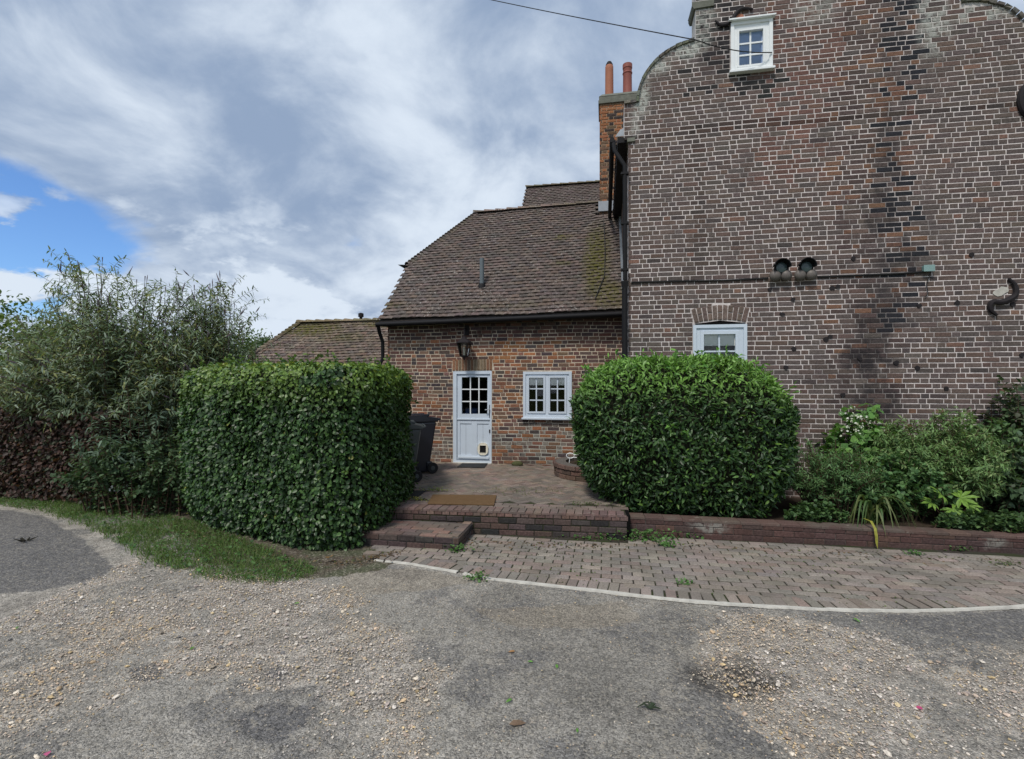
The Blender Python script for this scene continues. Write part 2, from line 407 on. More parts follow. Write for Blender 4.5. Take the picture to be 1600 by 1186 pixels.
M_inner = plain('dim_room', (.014, .014, .015), .9, .1); M_blind = plain('cream_blind', (.88, .88, .85), .8, .1, .04)
M_skysheet = plain('sky_reflection_blue', (.42, .55, .82), .8, .1, .08)  # blue of the reflected sky as a colour, for the attic panes
M_stuffy = plain('blue_cloth', (.05, .09, .22), .8, .2, .3, 10)
M_cream = plain('cream_plastic', (.74, .70, .58), .4, .4, .03)
M_soil = plain('dark_soil', (.045, .034, .025), .95, .1, .4, 5)
M_conc = plain('pale_concrete_kerb', (.47, .455, .41), .9, .2, .5, 9, bmp=.6)
M_wood = plain('grey_wood', (.16, .13, .11), .85, .2, .3, 12)
M_bark = plain('bark', (.09, .065, .045), .9, .1, .35, 14)
M_twig = plain('twig_brown', (.075, .05, .035), .9, .1, .3, 14)
M_core = plain('inner_twigs', (.018, .020, .012), .95, .05, .5, 20)
M_core2 = plain('inner_brown_twigs', (.03, .018, .014), .95, .05, .5, 20)
M_coir = material('coir', lambda t, b: (bump(t, b, t.noise(t.pos(), 220, 3, .8), 1, .01), t.mix(t.noise(t.pos(), 12, 6, .75), (.11, .07, .04), (.20, .125, .065)))[1], rough=1, spec=.05)
def glass_fn(t, b):
    t.n.remove(b); tr = t.new('ShaderNodeBsdfTransparent'); gl = t.new('ShaderNodeBsdfGlossy'); gl.inputs['Roughness'].default_value = .02
    tr.inputs[0].default_value = (.94, .96, .95, 1)
    fr = t.new('ShaderNodeFresnel'); fr.inputs[0].default_value = 1.52; mx = t.new('ShaderNodeMixShader')
    t.l.new(t.math('MULTIPLY', fr.outputs[0], 1.15), mx.inputs[0]); t.l.new(tr.outputs[0], mx.inputs[1]); t.l.new(gl.outputs[0], mx.inputs[2])
    t.l.new(mx.outputs[0], t.n['Material Output'].inputs[0])
def mk_glass():
    m = bpy.data.materials.new('window_glass'); m.use_nodes = True; t = NT(m.node_tree); glass_fn(t, t.n['Principled BSDF']); return m
M_glass = mk_glass()
def leaf_mat(name, rough=.45, spec=.4, trans=.25):
    def fn(t, b):
        tn = t.tint(); c = t.vmath('SCALE', tn, t.ramp(t.noise(t.pos(), 40, 3), .3, .7, .8, 1.2))
        out = t.n['Material Output']; ts = t.new('ShaderNodeBsdfTranslucent'); t.put(ts.inputs[0], t.vmath('MULTIPLY', c, (1.3, 1.35, .7)))
        mx = t.new('ShaderNodeMixShader'); mx.inputs[0].default_value = trans
        t.l.new(b.outputs[0], mx.inputs[1]); t.l.new(ts.outputs[0], mx.inputs[2]); t.l.new(mx.outputs[0], out.inputs[0])
        return c
    return material(name, fn, rough=rough, spec=spec)
M_leafg = leaf_mat('glossy_leaf', .42, .38, .18); M_leaf = leaf_mat('soft_leaf', .55, .35, .28); M_grass = leaf_mat('grass_blade', .6, .25, .3)

# ------------------------------------------------------------------ piece templates
def brick_tm(seed):
    r = random.Random(seed); j = lambda s_: r.uniform(-s_, s_)
    v = []
    for (x, z) in ((-.5, -.5), (.5, -.5), (.5, .5), (-.5, .5)): v.append((x*(1+j(.01)), .5, z*(1+j(.02))))
    for (x, z) in ((-.5, -.5), (.5, -.5), (.5, .5), (-.5, .5)): v.append((x+j(.008), -.38, z+j(.03)))
    for (x, z) in ((-.48, -.40), (.48, -.40), (.48, .40), (-.48, .40)): v.append((x+j(.012), -.5+j(.03), z+j(.04)))
    f = [(8, 9, 10, 11)]
    for k in range(4):
        a, b = k, (k+1) % 4; f += [(4+a, 4+b, 8+b, 8+a), (a, b, 4+b, 4+a)]
    return Tm(v, f)
BR = [brick_tm(i) for i in range(6)]
def paver_tm(seed):
    r = random.Random(seed); j = lambda s_: r.uniform(-s_, s_); v = []
    for (x, y) in ((-.5, -.5), (.5, -.5), (.5, .5), (-.5, .5)): v.append((x, y, -.5))
    for (x, y) in ((-.5, -.5), (.5, -.5), (.5, .5), (-.5, .5)): v.append((x+j(.006), y+j(.012), .38))
    for (x, y) in ((-.47, -.44), (.47, -.44), (.47, .44), (-.47, .44)): v.append((x+j(.01), y+j(.02), .5+j(.04)))
    f = [(8, 9, 10, 11)]
    for k in range(4):
        a, b = k, (k+1) % 4; f += [(4+a, 4+b, 8+b, 8+a), (a, b, 4+b, 4+a)]
    return Tm(v, f)
PV = [paver_tm(i+40) for i in range(6)]
def tile_tm(seed):         # x across, y up the slope (0..1), z out of the roof; y=0 is the lower edge
    r = random.Random(seed); j = lambda s_: r.uniform(-s_, s_); v = []
    for y in (0, 1):
        for x in (-.5, 0, .5): v.append((x, y+(j(.04) if y == 0 else 0), 1.0+(.5 if x == 0 else 0)+j(.15)))
    for x in (-.5, 0, .5): v.append((x, j(.02), 0+(.5 if x == 0 else 0)))
    v += [(-.5, 1, 0), (.5, 1, 0)]
    return Tm(v, [(0, 1, 4, 3), (1, 2, 5, 4), (6, 7, 1, 0), (7, 8, 2, 1), (9, 6, 0, 3), (8, 10, 5, 2)])
TL = [tile_tm(i+80) for i in range(6)]
def leaf_tm(w, fold=.25, curl=.2, prof=((.0, .0), (.3, 1.0), (.68, .8), (1.0, 0.0))):
    v = []; rows = []
    for (y, ww) in prof:
        z = -curl*y*y
        if ww == 0: rows.append([len(v)]); v.append((0, y, z))
        else:
            rows.append([len(v), len(v)+1, len(v)+2]); h = ww*w/2
            v += [(-h, y, z+fold*h), (0, y, z), (h, y, z+fold*h)]
    f = []
    for a, b in zip(rows, rows[1:]):
        if len(a) == 1: f += [(a[0], b[1], b[0]), (a[0], b[2], b[1])]
        elif len(b) == 1: f += [(a[0], a[1], b[0]), (a[1], a[2], b[0])]
        else: f += [(a[0], a[1], b[1], b[0]), (a[1], a[2], b[2], b[1])]
    return Tm(v, f, True)
LF_BEECH = [leaf_tm(.72, .3, .15), leaf_tm(.65, .1, .35), leaf_tm(.78, .4, .05)]
LF_LAUREL = [leaf_tm(.36, .3, .25), leaf_tm(.40, .2, .1), leaf_tm(.33, .5, .35)]
LF_LANCE = [leaf_tm(.24, .3, .5), leaf_tm(.28, .3, .25), leaf_tm(.20, .2, .7)]
LF_FINE = [leaf_tm(.22, .2, .2, ((0, 0), (.4, 1), (1, 0))), leaf_tm(.3, .2, .3, ((0, 0), (.4, 1), (1, 0)))]
LF_ROUND = [leaf_tm(.85, .2, .2, ((0, 0), (.25, .9), (.65, 1.0), (1, 0))), leaf_tm(.95, .35, .1, ((0, 0), (.25, .9), (.65, 1.0), (1, 0)))]
LF_TREE = [leaf_tm(.6, .2, .2, ((0, 0), (.45, 1), (1, 0)))]

def T3(x, y, z): return Matrix.Translation((x, y, z))
def S3(x, y, z): return Matrix.Diagonal((x, y, z, 1))
def cvar(c, s=.18, r=random):
    f = 1+r.uniform(-s, s); return tuple(max(.004, k*f*(1+r.uniform(-s*.25, s*.25))) for k in c)
def cut(iv, holes):
    for (a, b) in holes:
        nv = []
        for (p, q) in iv:
            if b <= p or a >= q: nv.append((p, q)); continue
            if a-p > 0: nv.append((p, a))
            if q-b > 0: nv.append((b, q))
        iv = nv
    return iv
def lay_bricks(bt, FR, z0, z1, lim, holes, tint, joint=.0098, pitch=.0745, dep=.035, jig=.0015, st=.218, hd=.103, flemish=True, seed=0, wob=.008, rough=.05):
    """courses of bricks on the face y=0 of the frame FR (x along, y into the wall)"""
    r = random.Random(seed); k = 0; z = z0
    while z < z1-.03:
        zc = z+pitch/2; a, b = lim(zc); hs = [h for h in (hh(zc) for hh in holes) if h]
        ivs = cut([(a, b)], hs); u = a-r.uniform(0, .02)-(0 if k % 2 else (st+hd)/2 if flemish else st/2); typ = 0 if r.random() < .85 else 1
        while u < b:
            L = (st if (typ % 2 == 0 or not flemish) else hd)*(1+r.uniform(-rough, rough)); typ += 1
            if flemish and r.random() < .05: typ += 1
            for (p, q) in ivs:
                x0, x1 = max(u, p), min(u+L, q)
                if x1-x0 > .03:
                    xc = (x0+x1)/2
                    zz_ = zc+wob*(math.sin(xc*1.1+k*.05+seed)+.5*math.sin(xc*3.1+k*.11))
                    M = FR @ T3(xc, dep/2+r.uniform(-jig, jig), zz_) @ Matrix.Rotation(r.uniform(-.006, .006), 4, 'Y') @ S3(x1-x0-joint*.2, dep, (pitch-joint)*(1+r.uniform(-.04-rough*.7, .03+rough*.2)))
                    bt.add(M, tint(xc, zc, r), r.randrange(len(bt.tm)))
            u += L+joint
        z += pitch; k += 1
def rect_hole(u0, u1, z0, z1, g=.01): return lambda z: (u0-g, u1+g) if z0-.03 < z < z1+.03 else None

# ================================================================== GROUND
# broad land out to the horizon
land = MB(); land.add([(-600, -300, -.05), (600, -300, -.05), (600, 900, -.05), (-600, 900, -.05)], [(0, 1, 2, 3)])
M_land = material('meadow', lambda t, b: t.mix(t.noise(t.pos(), .05, 5, .6), (.07, .10, .03), (.11, .12, .045)), rough=.95, spec=.05)
land.build('meadow', M_land, kind='structure')

def inpoly(X, Y, poly):
    c = np.zeros(X.shape, bool); n = len(poly)
    for i in range(n):
        x0, y0 = poly[i]; x1, y1 = poly[(i+1) % n]
        cond = ((y0 > Y) != (y1 > Y)); xs = (x1-x0)*(Y-y0)/((y1-y0) if abs(y1-y0) > 1e-9 else 1e-9)+x0
        c ^= cond & (X < xs)
    return c
def P(*pts): return [tuple(gd(x, y)[:2]) for x, y in pts]
POLY_GR = [P((-500, 1000), (0, 918), (180, 898), (290, 872), (420, 905), (520, 915), (590, 950), (520, 985), (400, 1035), (340, 1062), (250, 1050), (150, 1120), (60, 1186), (-100, 1400), (-900, 1400)),
           P((385, 985), (520, 955), (640, 985), (700, 1050), (660, 1120), (650, 1400), (300, 1400), (500, 1120), (480, 1070), (380, 1090)),
           P((1085, 950), (1250, 962), (1400, 1000), (1700, 1008), (2400, 1100), (2400, 1500), (1380, 1500), (1240, 1186), (1160, 1120), (1090, 1030)),
           P((-200, 775), (60, 790), (130, 812), (200, 862), (300, 905), (180, 905), (110, 835), (50, 800), (-200, 792))]
POLY_DK = [P((-500, 800), (0, 795), (60, 805), (120, 838), (180, 885), (150, 905), (60, 922), (-500, 960)), P((1370, 962), (1700, 950), (2300, 955), (2300, 1015), (1500, 1000)),
           P((365, 1115), (430, 1090), (490, 1110), (455, 1150), (400, 1160)), P((200, 1045), (240, 1030), (260, 1060), (220, 1075)), P((410, 1042), (450, 1040), (445, 1062), (415, 1060))]
POLY_TAN = [P((540, 892), (640, 888), (760, 905), (620, 930), (520, 925)), P((730, 950), (980, 940), (1010, 975), (820, 985))]
POLY_SOIL = [P((-200, 700), (60, 745), (250, 800), (330, 880), (480, 905), (600, 892), (640, 868), (560, 840), (430, 760), (200, 700))]
def soft(X, Y, polys, wv=.06, s=5):
    acc = np.zeros(X.shape)
    for k in range(6):
        dx = (fbm(X*3+k*3.3, Y*3, s, 4)-.5)*wv*5+(vnoise(X*17+k, Y*17, s+k)-.5)*wv; dy = (fbm(X*3, Y*3+k*2.1, s+9, 4)-.5)*wv*5+(vnoise(X*17, Y*17+k, s+k+3)-.5)*wv
        m = np.zeros(X.shape, bool)
        for p in polys: m |= inpoly(X+dx, Y+dy, p)
        acc += m
    return acc/6
gx = np.arange(-13, 9.01, .05); gy = np.arange(-3.0, 10.4, .05); X, Y = np.meshgrid(gx, gy)
GR, DK, TN, SO = (soft(X, Y, q, s=i*7+1) for i, q in enumerate((POLY_GR, POLY_DK, POLY_TAN, POLY_SOIL)))
GR = GR*np.clip((fbm(X*1.9, Y*1.9, 55)-.31)*5.0, .42, 1)
Z = .012*(fbm(X*.7, Y*.7, 3)-.5)-.007*np.clip(GR, 0, 1)+.008*(fbm(X*5, Y*5, 8)-.5)
Z = Z+.012
dn = np.hypot((X-gd(1150, 1060).x)/.32, (Y-gd(1150, 1060).y)/.22); WET = np.clip(1.45-dn, 0, 1)*fbm(X*9, Y*9, 4)*1.9; WET = np.clip(WET, 0, 1); Z -= .02*np.clip(1-dn, 0, 1)
Z = np.where(Y > 6.2, Z-.0, Z)
asph = np.stack([.262+0*X, .246+0*X, .218+0*X], -1)*(.72+.56*fbm(X*1.1, Y*1.1, 21)[..., None])*(.8+.4*fbm(X*8, Y*8, 22)[..., None])
patch = np.clip((fbm(X*.9+4, Y*.9, 31)-.5)*6, 0, 1)[..., None]; asph = asph*(1-.22*patch)
def mixc(a, c, m): return a*(1-m[..., None])+np.array(c)*m[..., None]
C = asph*1.06
ny, nx = X.shape; idx = np.arange(nx*ny).reshape(ny, nx)
q = np.stack([idx[:-1, :-1], idx[:-1, 1:], idx[1:, 1:], idx[1:, :-1]], -1).reshape(-1, 4)
me = raw_mesh('driveway', np.stack([X, Y, Z-.014], -1).reshape(-1, 3), q.ravel(), np.full(len(q), 4), C.reshape(-1, 3), True)
def drive_fn(t, b):
    Pp = t.pos(); tn = t.tint(); warp = t.vmath('ADD', Pp, t.vmath('SCALE', t.noise(Pp, 30, 2, color=True), .02))
    vc = t.sep(t.voro(warp, 110, out='Color'))[0]; vd = t.voro(warp, 110)
    sp = t.ramp(t.sep(t.voro(Pp, 60, out='Color'))[1], .80, .95)
    mk = t.sep(t.new('ShaderNodeAttribute', attribute_type='GEOMETRY', attribute_name='mk').outputs['Vector'])
    mk2 = t.sep(t.new('ShaderNodeAttribute', attribute_type='GEOMETRY', attribute_name='mk2').outputs['Vector'])
    rag = t.math('ADD', t.math('MULTIPLY', t.math('SUBTRACT', t.noise(Pp, 7, 8, .7), .5), 1.5), t.math('MULTIPLY', t.math('SUBTRACT', t.noise(Pp, 45, 4, .7), .5), .9))
    def edge(m, k=1.0, a=.42, b_=.56): return t.ramp(t.math('ADD', m, t.math('MULTIPLY', rag, t.math('MULTIPLY', t.math('MULTIPLY', m, t.math('SUBTRACT', 1.03, m)), 3.2*k))), a, b_)
    worn = t.ramp(t.noise(Pp, 1.1, 10, .66), .50, .57)
    tn = t.mix(t.math('MULTIPLY', worn, .65), tn, (.14, .136, .133))
    tn = t.mix(t.ramp(t.noise(t.vmath('ADD', Pp, (5, 3, 1)), 2.3, 9, .7), .58, .66, 0, .5), tn, (.36, .325, .27))
    grv = edge(mk[0]); tn = t.mix(t.math('MULTIPLY', grv, .9), tn, t.mix(t.ramp(t.noise(Pp, 4, 6, .7), .35, .65), (.24, .218, .19), (.44, .405, .355)))
    tn = t.mix(t.math('MULTIPLY', edge(mk[1]), .85), tn, (.13, .126, .125)); tn = t.mix(t.math('MULTIPLY', edge(mk2[0]), .45), tn, (.26, .22, .165))
    tn = t.mix(t.math('MULTIPLY', edge(mk[2]), .88), tn, t.mix(t.ramp(t.noise(Pp, 3, 5), .4, .6), (.085, .066, .045), (.06, .07, .03))); tn = t.mix(t.math('MULTIPLY', mk2[1], .9), tn, (.04, .034, .028))
    c = t.vmath('SCALE', tn, t.ramp(vc, 0, 1, .5, 1.55, False)); c = t.vmath('SCALE', c, t.ramp(t.noise(Pp, 14, 5, .7), .3, .7, .8, 1.2))
    c = t.mix(t.math('MULTIPLY', sp, .5), c, (.42, .38, .31))
    c = t.mix(t.ramp(t.noise(Pp, 260, 2, .8), .6, .75, 0, .5), c, (.035, .033, .03))
    b.inputs['Roughness'].default_value = .85
    bump(t, b, t.math('ADD', t.math('ADD', t.math('MULTIPLY', vd, -1.2), t.noise(Pp, 200, 3, .7)), t.math('MULTIPLY', t.noise(Pp, 9, 6, .7), 6.0)), 1.0, .006); return c
M_drive = material('worn_asphalt_and_grit', drive_fn, rough=.85, spec=.3)
for nm_, ch_ in (('mk', (GR, DK, SO)), ('mk2', (TN, WET, GR*0))):
    at_ = me.attributes.new(nm_, 'FLOAT_COLOR', 'POINT'); aa = np.ones((X.size, 4), np.float32); aa[:, :3] = np.stack(ch_, -1).reshape(-1, 3); at_.data.foreach_set('color', aa.ravel())
put('driveway', me, M_drive, kind='structure')

# loose stones
def stone_tm(seed, big):
    r = np.random.default_rng(seed)
    if big:
        bm = bmesh.new(); bmesh.ops.create_icosphere(bm, subdivisions=1, radius=.5); v = np.array([x.co[:] for x in bm.verts]); f = [tuple(x.index for x in g.verts) for g in bm.faces]; bm.free()
        bmv = v
    else:
        bmv = np.array([(.5, 0, 0), (0, .5, 0), (-.5, 0, 0), (0, -.5, 0), (.1, .1, .5), (-.1, .05, -.5)]); f = [(0, 1, 4), (1, 2, 4), (2, 3, 4), (3, 0, 4), (1, 0, 5), (2, 1, 5), (3, 2, 5), (0, 3, 5)]
    return Tm(bmv*(1+r.uniform(-.25, .25, bmv.shape)), f)
def scatter_stones(n, x0, x1, y0, y1, pol, smin, smax, tms, thr=.35, base_p=0.0):
    x = rng.uniform(x0, x1, n); y = rng.uniform(y0, y1, n); m = soft(x, y, pol, .08, 1)
    m = np.maximum(m*np.clip((fbm(x*1.9, y*1.9, 55)-.31)*5.0, .22, 1.1), base_p); keep = rng.random(n) < m; x = x[keep]; y = y[keep]; k = len(x)
    px = 800+F*x/y; inside = (px > -60) & (px < 1660); x = x[inside]; y = y[inside]; k = len(x)
    s = smin+(smax-smin)*rng.random(k)**2.6; a = rng.uniform(0, 6.283, k); tl = rng.normal(0, .25, (k, 2))
    Tt = np.stack([np.cos(a), np.sin(a), tl[:, 0]], -1); Nn = np.stack([tl[:, 0], tl[:, 1], np.ones(k)], -1)
    M = frames(np.stack([x, y, s*.12], -1), Tt, Nn, np.stack([s*rng.uniform(.6, 1, k), s*rng.uniform(.8, 1.3, k), s*rng.uniform(.3, .6, k)], -1))
    pal = np.array([(.50, .46, .40), (.43, .39, .34), (.47, .37, .26), (.32, .29, .26), (.58, .54, .49), (.48, .39, .24), (.42, .36, .33), (.22, .215, .215), (.46, .37, .30), (.53, .48, .43)])
    c = pal[rng.integers(0, len(pal), k)]*rng.uniform(.65, 1.3, (k, 1))*np.where((fbm(x*.9+3, y*.9, 66) > .5)[:, None], np.array([1.08, 1.01, .90]), np.array([1.06, 1.04, 1.02]))
    bt = Batch(tms); bt.many(M, c); return bt
M_stone = material('flint_and_shingle', lambda t, b: (bump(t, b, t.noise(t.pos(), 150, 3), .4, .003), t.vmath('SCALE', t.tint(), t.ramp(t.noise(t.pos(), 90, 3), .3, .7, .75, 1.2)))[1], rough=.7, spec=.35)
def stones_all():
    b1 = scatter_stones(160000, -4.2, 4.6, 2.3, 6.2, POLY_GR, .005, .019, [stone_tm(i, False) for i in range(5)])
    b2 = scatter_stones(8000, -4.2, 4.6, 2.3, 6.2, POLY_GR, .012, .040, [stone_tm(20+i, True) for i in range(5)])
    b3 = scatter_stones(26000, -3.6, 3.6, 2.3, 5.0, POLY_GR, .004, .014, [stone_tm(i, False) for i in range(5)], base_p=.35)
    o = b1.emit('gravel', M_stone, None, limit=0)
    b2.emit('loose_gravel', M_stone, None, limit=0); b3.emit('grit', M_stone, None, limit=0)
stones_all()

# front paving between kerb and walls
KERB = [gd(x, y) for x, y in ((585, 876), (640, 882), (700, 892), (760, 904), (900, 920), (1000, 932), (1100, 942), (1180, 947), (1250, 951), (1330, 954), (1400, 955), (1500, 953), (1600, 948), (1800, 940), (2100, 930))]
KH = [W2H(k.x, k.y) for k in KERB]
def kerb_v(u):
    for a, b in zip(KH, KH[1:]):
        if a.x <= u <= b.x: return a.y+(b.y-a.y)*(u-a.x)/(b.x-a.x)
    return KH[0].y if u < KH[0].x else KH[-1].y
def wall_v(u): return -2.05 if u < -.1 else -1.78+(.03*u)
paving = MB(); us = np.linspace(-2.9, 8, 60)
top = [(u, -1.5) for u in us]; bot = [(u, kerb_v(u)+.02) for u in us]
for i in range(len(us)-1):
    paving.add([(us[i], bot[i][1], .008), (us[i+1], bot[i+1][1], .008), (us[i+1], -1.5, .008), (us[i], -1.5, .008)], [(0, 1, 2, 3)])
pav = paving.build('paving', M_joint, None, H, kind='structure'); 
bt = Batch(PV); pr = random.Random(5); v = -1.80; k = 0
def pave_tint(u, v, r):
    c = r.choice([(.22, .192, .168), (.235, .205, .18), (.20, .178, .158), (.255, .218, .188), (.22, .175, .15)])
    return cvar(c, .14, r)
while v > -4.2:
    u = -3.8+(k % 2)*.102
    while u < 7.6:
        uc, vc = u+.1, v-.05+.012*math.sin(u*1.3)
        if vc > kerb_v(uc)+.17 and (vc < wall_v(uc)-.02):
            if u > -3.1:
                M = T3(uc, vc, .003+pr.uniform(-.003, .003)+.012*(float(fbm(uc*1.3, vc*1.3, 91))-.5)) @ Matrix.Rotation(pr.uniform(-.03, .03), 4, 'Z') @ Matrix.Rotation(pr.uniform(-.03, .03), 4, 'X') @ Matrix.Rotation(pr.uniform(-.012, .012), 4, 'Y') @ S3(.192, .089, .03)
                bt.add(M, pave_tint(uc, vc, pr))
        u += .2055
    v -= .1035; k += 1
# header course that follows the kerb
for i in range(len(KH)-1):
    a, b = KH[i], KH[i+1]; L = (b-a).length; n = max(1, round(L/.104)); ang = math.atan2(b.y-a.y, b.x-a.x)
    for j in range(n):
        p = a+(b-a)*((j+.5)/n); nn = Vector((-math.sin(ang), math.cos(ang), 0)); c = p+nn*.115
        if c.x < -3.3: continue
        M = T3(c.x, c.y, .002) @ Matrix.Rotation(ang+math.pi/2, 4, 'Z') @ S3(.185, .09, .03)
        bt.add(M, pave_tint(c.x, c.y, pr))
bt.emit('paver', M_paver, pav, H, 300, 'far_pavers')
kb = MB(); N = 260; kp = []
for i in range(N+1):
    s_ = i/N*(len(KERB)-1); j = min(int(s_), len(KERB)-2); kp.append(KERB[j].lerp(KERB[j+1], s_-j))
def kprof(i):
    a = kp[max(i-1, 0)]; b = kp[min(i+1, N)]; t_ = (b-a).normalized(); n_ = Vector((-t_.y, t_.x, 0)); x = i*.06
    wl = (.007+.020*min(1, i/65))*(.65+.7*float(fbm(x*2.2, 0.3, 5)))+.012*(float(vnoise(x*11, 1.0, 6))-.5); wr = .012+.012*(float(vnoise(x*7, 2.0, 7))-.5); p = kp[i]; z1 = .012+.006*float(vnoise(x*1.5, 4.0, 9))
    return [p-n_*(wl+.004), p-n_*wl+Vector((0, 0, z1)), p+n_*wr+Vector((0, 0, z1)), p+n_*(wr+.004)]
for i in range(N):
    if i < 75 and float(vnoise(i*.21, 7.7, 3)) < .3: continue
    if i > 75 and float(vnoise(i*.35, 3.3, 4)) < .045: continue
    A_, B_ = kprof(i), kprof(i+1); kb.add(A_+B_, [(0, 4, 5, 1), (1, 5, 6, 2), (2, 6, 7, 3)])
kb.build('kerb', M_conc, kind='structure')

# ================================================================== PATIO, STEP, BED WALL
PZ = .31
def pv(u): return -2.13+(u+3.2)*.055       # front edge of the patio
patio = thing('brick_patio', 'raised brick patio with a red brick edge in front of the cottage door', 'patio', (-2, 0, 0), H)
base = MB(); uu = np.linspace(-4.15, -.1, 20)
for i in range(19):
    a, b = uu[i], uu[i+1]
    base.add([(a, pv(a)+.01, 0), (b, pv(b)+.01, 0), (b, 1.575, 0), (a, 1.575, 0), (a, pv(a)+.01, PZ-.012), (b, pv(b)+.01, PZ-.012), (b, 1.575, PZ-.012), (a, 1.575, PZ-.012)],
             [(4, 5, 6, 7), (0, 1, 5, 4)]+([(1, 2, 6, 5)] if i == 18 else []))
pbase = base.build('patio_base', M_joint, patio)
bt = Batch(PV); r_ = random.Random(11)
redp = [(.16, .10, .086), (.14, .092, .08), (.185, .122, .10), (.125, .09, .08)]
u = -4.1
while u < -.12:        # header edging
    c = cvar(r_.choice(redp if u < -1.3 else [(.17, .12, .10), (.15, .10, .09)]), .2, r_)
    bt.add(T3(u, pv(u)+.103, PZ-.011+r_.uniform(-.003, .003)) @ Matrix.Rotation(r_.uniform(-.02, .02), 4, 'Z') @ S3(.094, .215, .03), c); u += .103
for row in range(2):
    u = -4.1+row*.1
    while u < -.2:
        bt.add(T3(u+.1, pv(u)+.27+row*.104, PZ-.012+r_.uniform(-.002, .002)) @ S3(.2, .096, .03), cvar((.17, .13, .11), .2, r_)); u += .207
rot = Matrix.Rotation(R(45), 4, 'Z'); q_ = .103
for i in range(-60, 61):
    for j in range(-60, 61):
        ox, oy = (i+2*j)*q_, (i-2*j)*q_
        for (cx, cy, lx, ly) in ((1.0, .5, .2, .097), (.5, 2.0, .097, .2)):
            p = rot @ Vector((ox+cx*q_, oy+cy*q_, 0))+Vector((-2.4, -.3, 0))
            if -4.0 < p.x < -.13 and pv(p.x)+.50 < p.y < 1.50:
                big = .02 if (p.x > -1.8 and p.y < .5) else .006
                c = r_.choice([(.18, .145, .12), (.21, .17, .14), (.155, .128, .108), (.21, .155, .125)])
                bt.add(T3(p.x, p.y, PZ-.012+r_.uniform(-.003, .003)) @ rot @ Matrix.Rotation(r_.uniform(-.02, .02), 4, 'Z') @ Matrix.Rotation(r_.uniform(-big, big), 4, 'X') @ S3(lx, ly, .03), cvar(c, .2, r_))
bt.emit('paving_brick', M_ppaver, patio, H, 300, 'back_paving_bricks', hide=[(0, 640, 0, 1186), (900, 1600, 0, 795)])
# retaining face of the patio: header bricks on edge over three courses
ang = math.atan(.055)
FRp = T3(-3.2, pv(-3.2), 0) @ Matrix.Rotation(ang, 4, 'Z')
bt = Batch(BR)
def tint_ret(x, z, r):
    return cvar(r.choice([(.09, .062, .056), (.078, .06, .056), (.10, .068, .058), (.062, .052, .05), (.03, .028, .028)]), .22, r)
lay_bricks(bt, FRp, 0, .232, lambda z: (-.9, 3.1), [], tint_ret, joint=.010, pitch=.077, jig=.005, flemish=False, seed=3, wob=.002)
x = -.9
while x < 3.09:
    bt.add(FRp @ T3(x+.05, .017, .268) @ S3(.095, .036, .062), cvar(r_.choice(redp), .2, r_)); x += .103
bt.emit('edge_brick', M_wbrick, patio, H, 300, 'hidden_edge_bricks')
eb = MB(); eb.box(3.1-.005, 3.14, .0, .4, 0, .30, FRp); eb.build('end_pier', M_wbrick, patio)

step = thing('brick_step', 'low brick step below the patio edge, beside the beech hedge', 'step', (-2.8, -2.45, 0), H)
SZ = .165; sb = MB(); sb.box(-3.45, -2.045, -2.735, -2.14, 0, SZ-.01); sb.build('step_base', M_dmort, step)
bt = Batch(PV); r_ = random.Random(8)
for row in range(4):
    u = -3.43+(row % 2)*.1
    while u < -2.2:
        bt.add(T3(u+.1, -2.58+row*.107+.0, SZ-.010+r_.uniform(-.003, .003)) @ S3(min(.2, .2), .099, .03), cvar(r_.choice(redp+[(.24, .13, .10)]), .2, r_)); u += .207
u = -3.45
while u < -2.1:
    bt.add(T3(u, -2.69, SZ-.010) @ S3(.2, .094, .03), cvar(r_.choice(redp), .2, r_)); u += .207
for k in range(6): bt.add(T3(-2.10, -2.66+k*.103, SZ-.009) @ S3(.105, .097, .03), cvar(r_.choice(redp), .2, r_))
bt.emit('paving_brick', M_paver, step, H, 300)
bt = Batch(BR)
lay_bricks(bt, T3(0, -2.748, 0), .004, .16, lambda z: (-3.45, -2.04), [], tint_ret, joint=.009, pitch=.077, jig=.004, flemish=False, seed=5, wob=.001)
lay_bricks(bt, T3(-2.032, -2.74, 0) @ Matrix.Rotation(R(90), 4, 'Z'), .004, .16, lambda z: (0, .60), [], tint_ret, joint=.009, pitch=.077, jig=.004, flemish=False, seed=6, wob=.001)
bt.emit('brick', M_wbrick, step, H, 300)

bedw = thing('garden_wall', 'low reddish brown brick wall holding back the flower bed', 'wall', (3, -1.7, 0), H)
def bw_h(u): return .245-.012*u
bang = math.atan(.03); FRb = T3(-.1, -1.79, 0) @ Matrix.Rotation(bang, 4, 'Z')
mb = MB()
for i in range(14):
    a, b = i*.55, (i+1)*.55
    mb.add([(a, .01, 0), (b, .01, 0), (b, .2, 0), (a, .2, 0), (a, .01, bw_h(a)-.008), (b, .01, bw_h(b)-.008), (b, .2, bw_h(b)-.008), (a, .2, bw_h(a)-.008)], [(0, 1, 5, 4), (4, 5, 6, 7), (2, 3, 7, 6)]+([(3, 0, 4, 7)] if i == 0 else [])+([(1, 2, 6, 5)] if i == 13 else []), FRb)
mb.build('wall_core', M_dmort, bedw)
bt = Batch(BR); r_ = random.Random(21)
for row in range(3):
    u = -(row % 2)*.11
    while u < 7.6:
        x0, x1 = max(u, 0), min(u+.225, 7.7); h = bw_h(u)/3
        if x1-x0 > .03:
            bt.add(FRb @ T3((x0+x1)/2, .017+r_.uniform(-.002, .002), h*(row+.5)) @ S3(x1-x0, .035, h-.006), cvar(r_.choice([(.095, .054, .047), (.085, .052, .047), (.10, .06, .05), (.078, .052, .048)]), .14, r_))
        u += .232
bt.emit('brick', M_wbrick, bedw, H, 300)
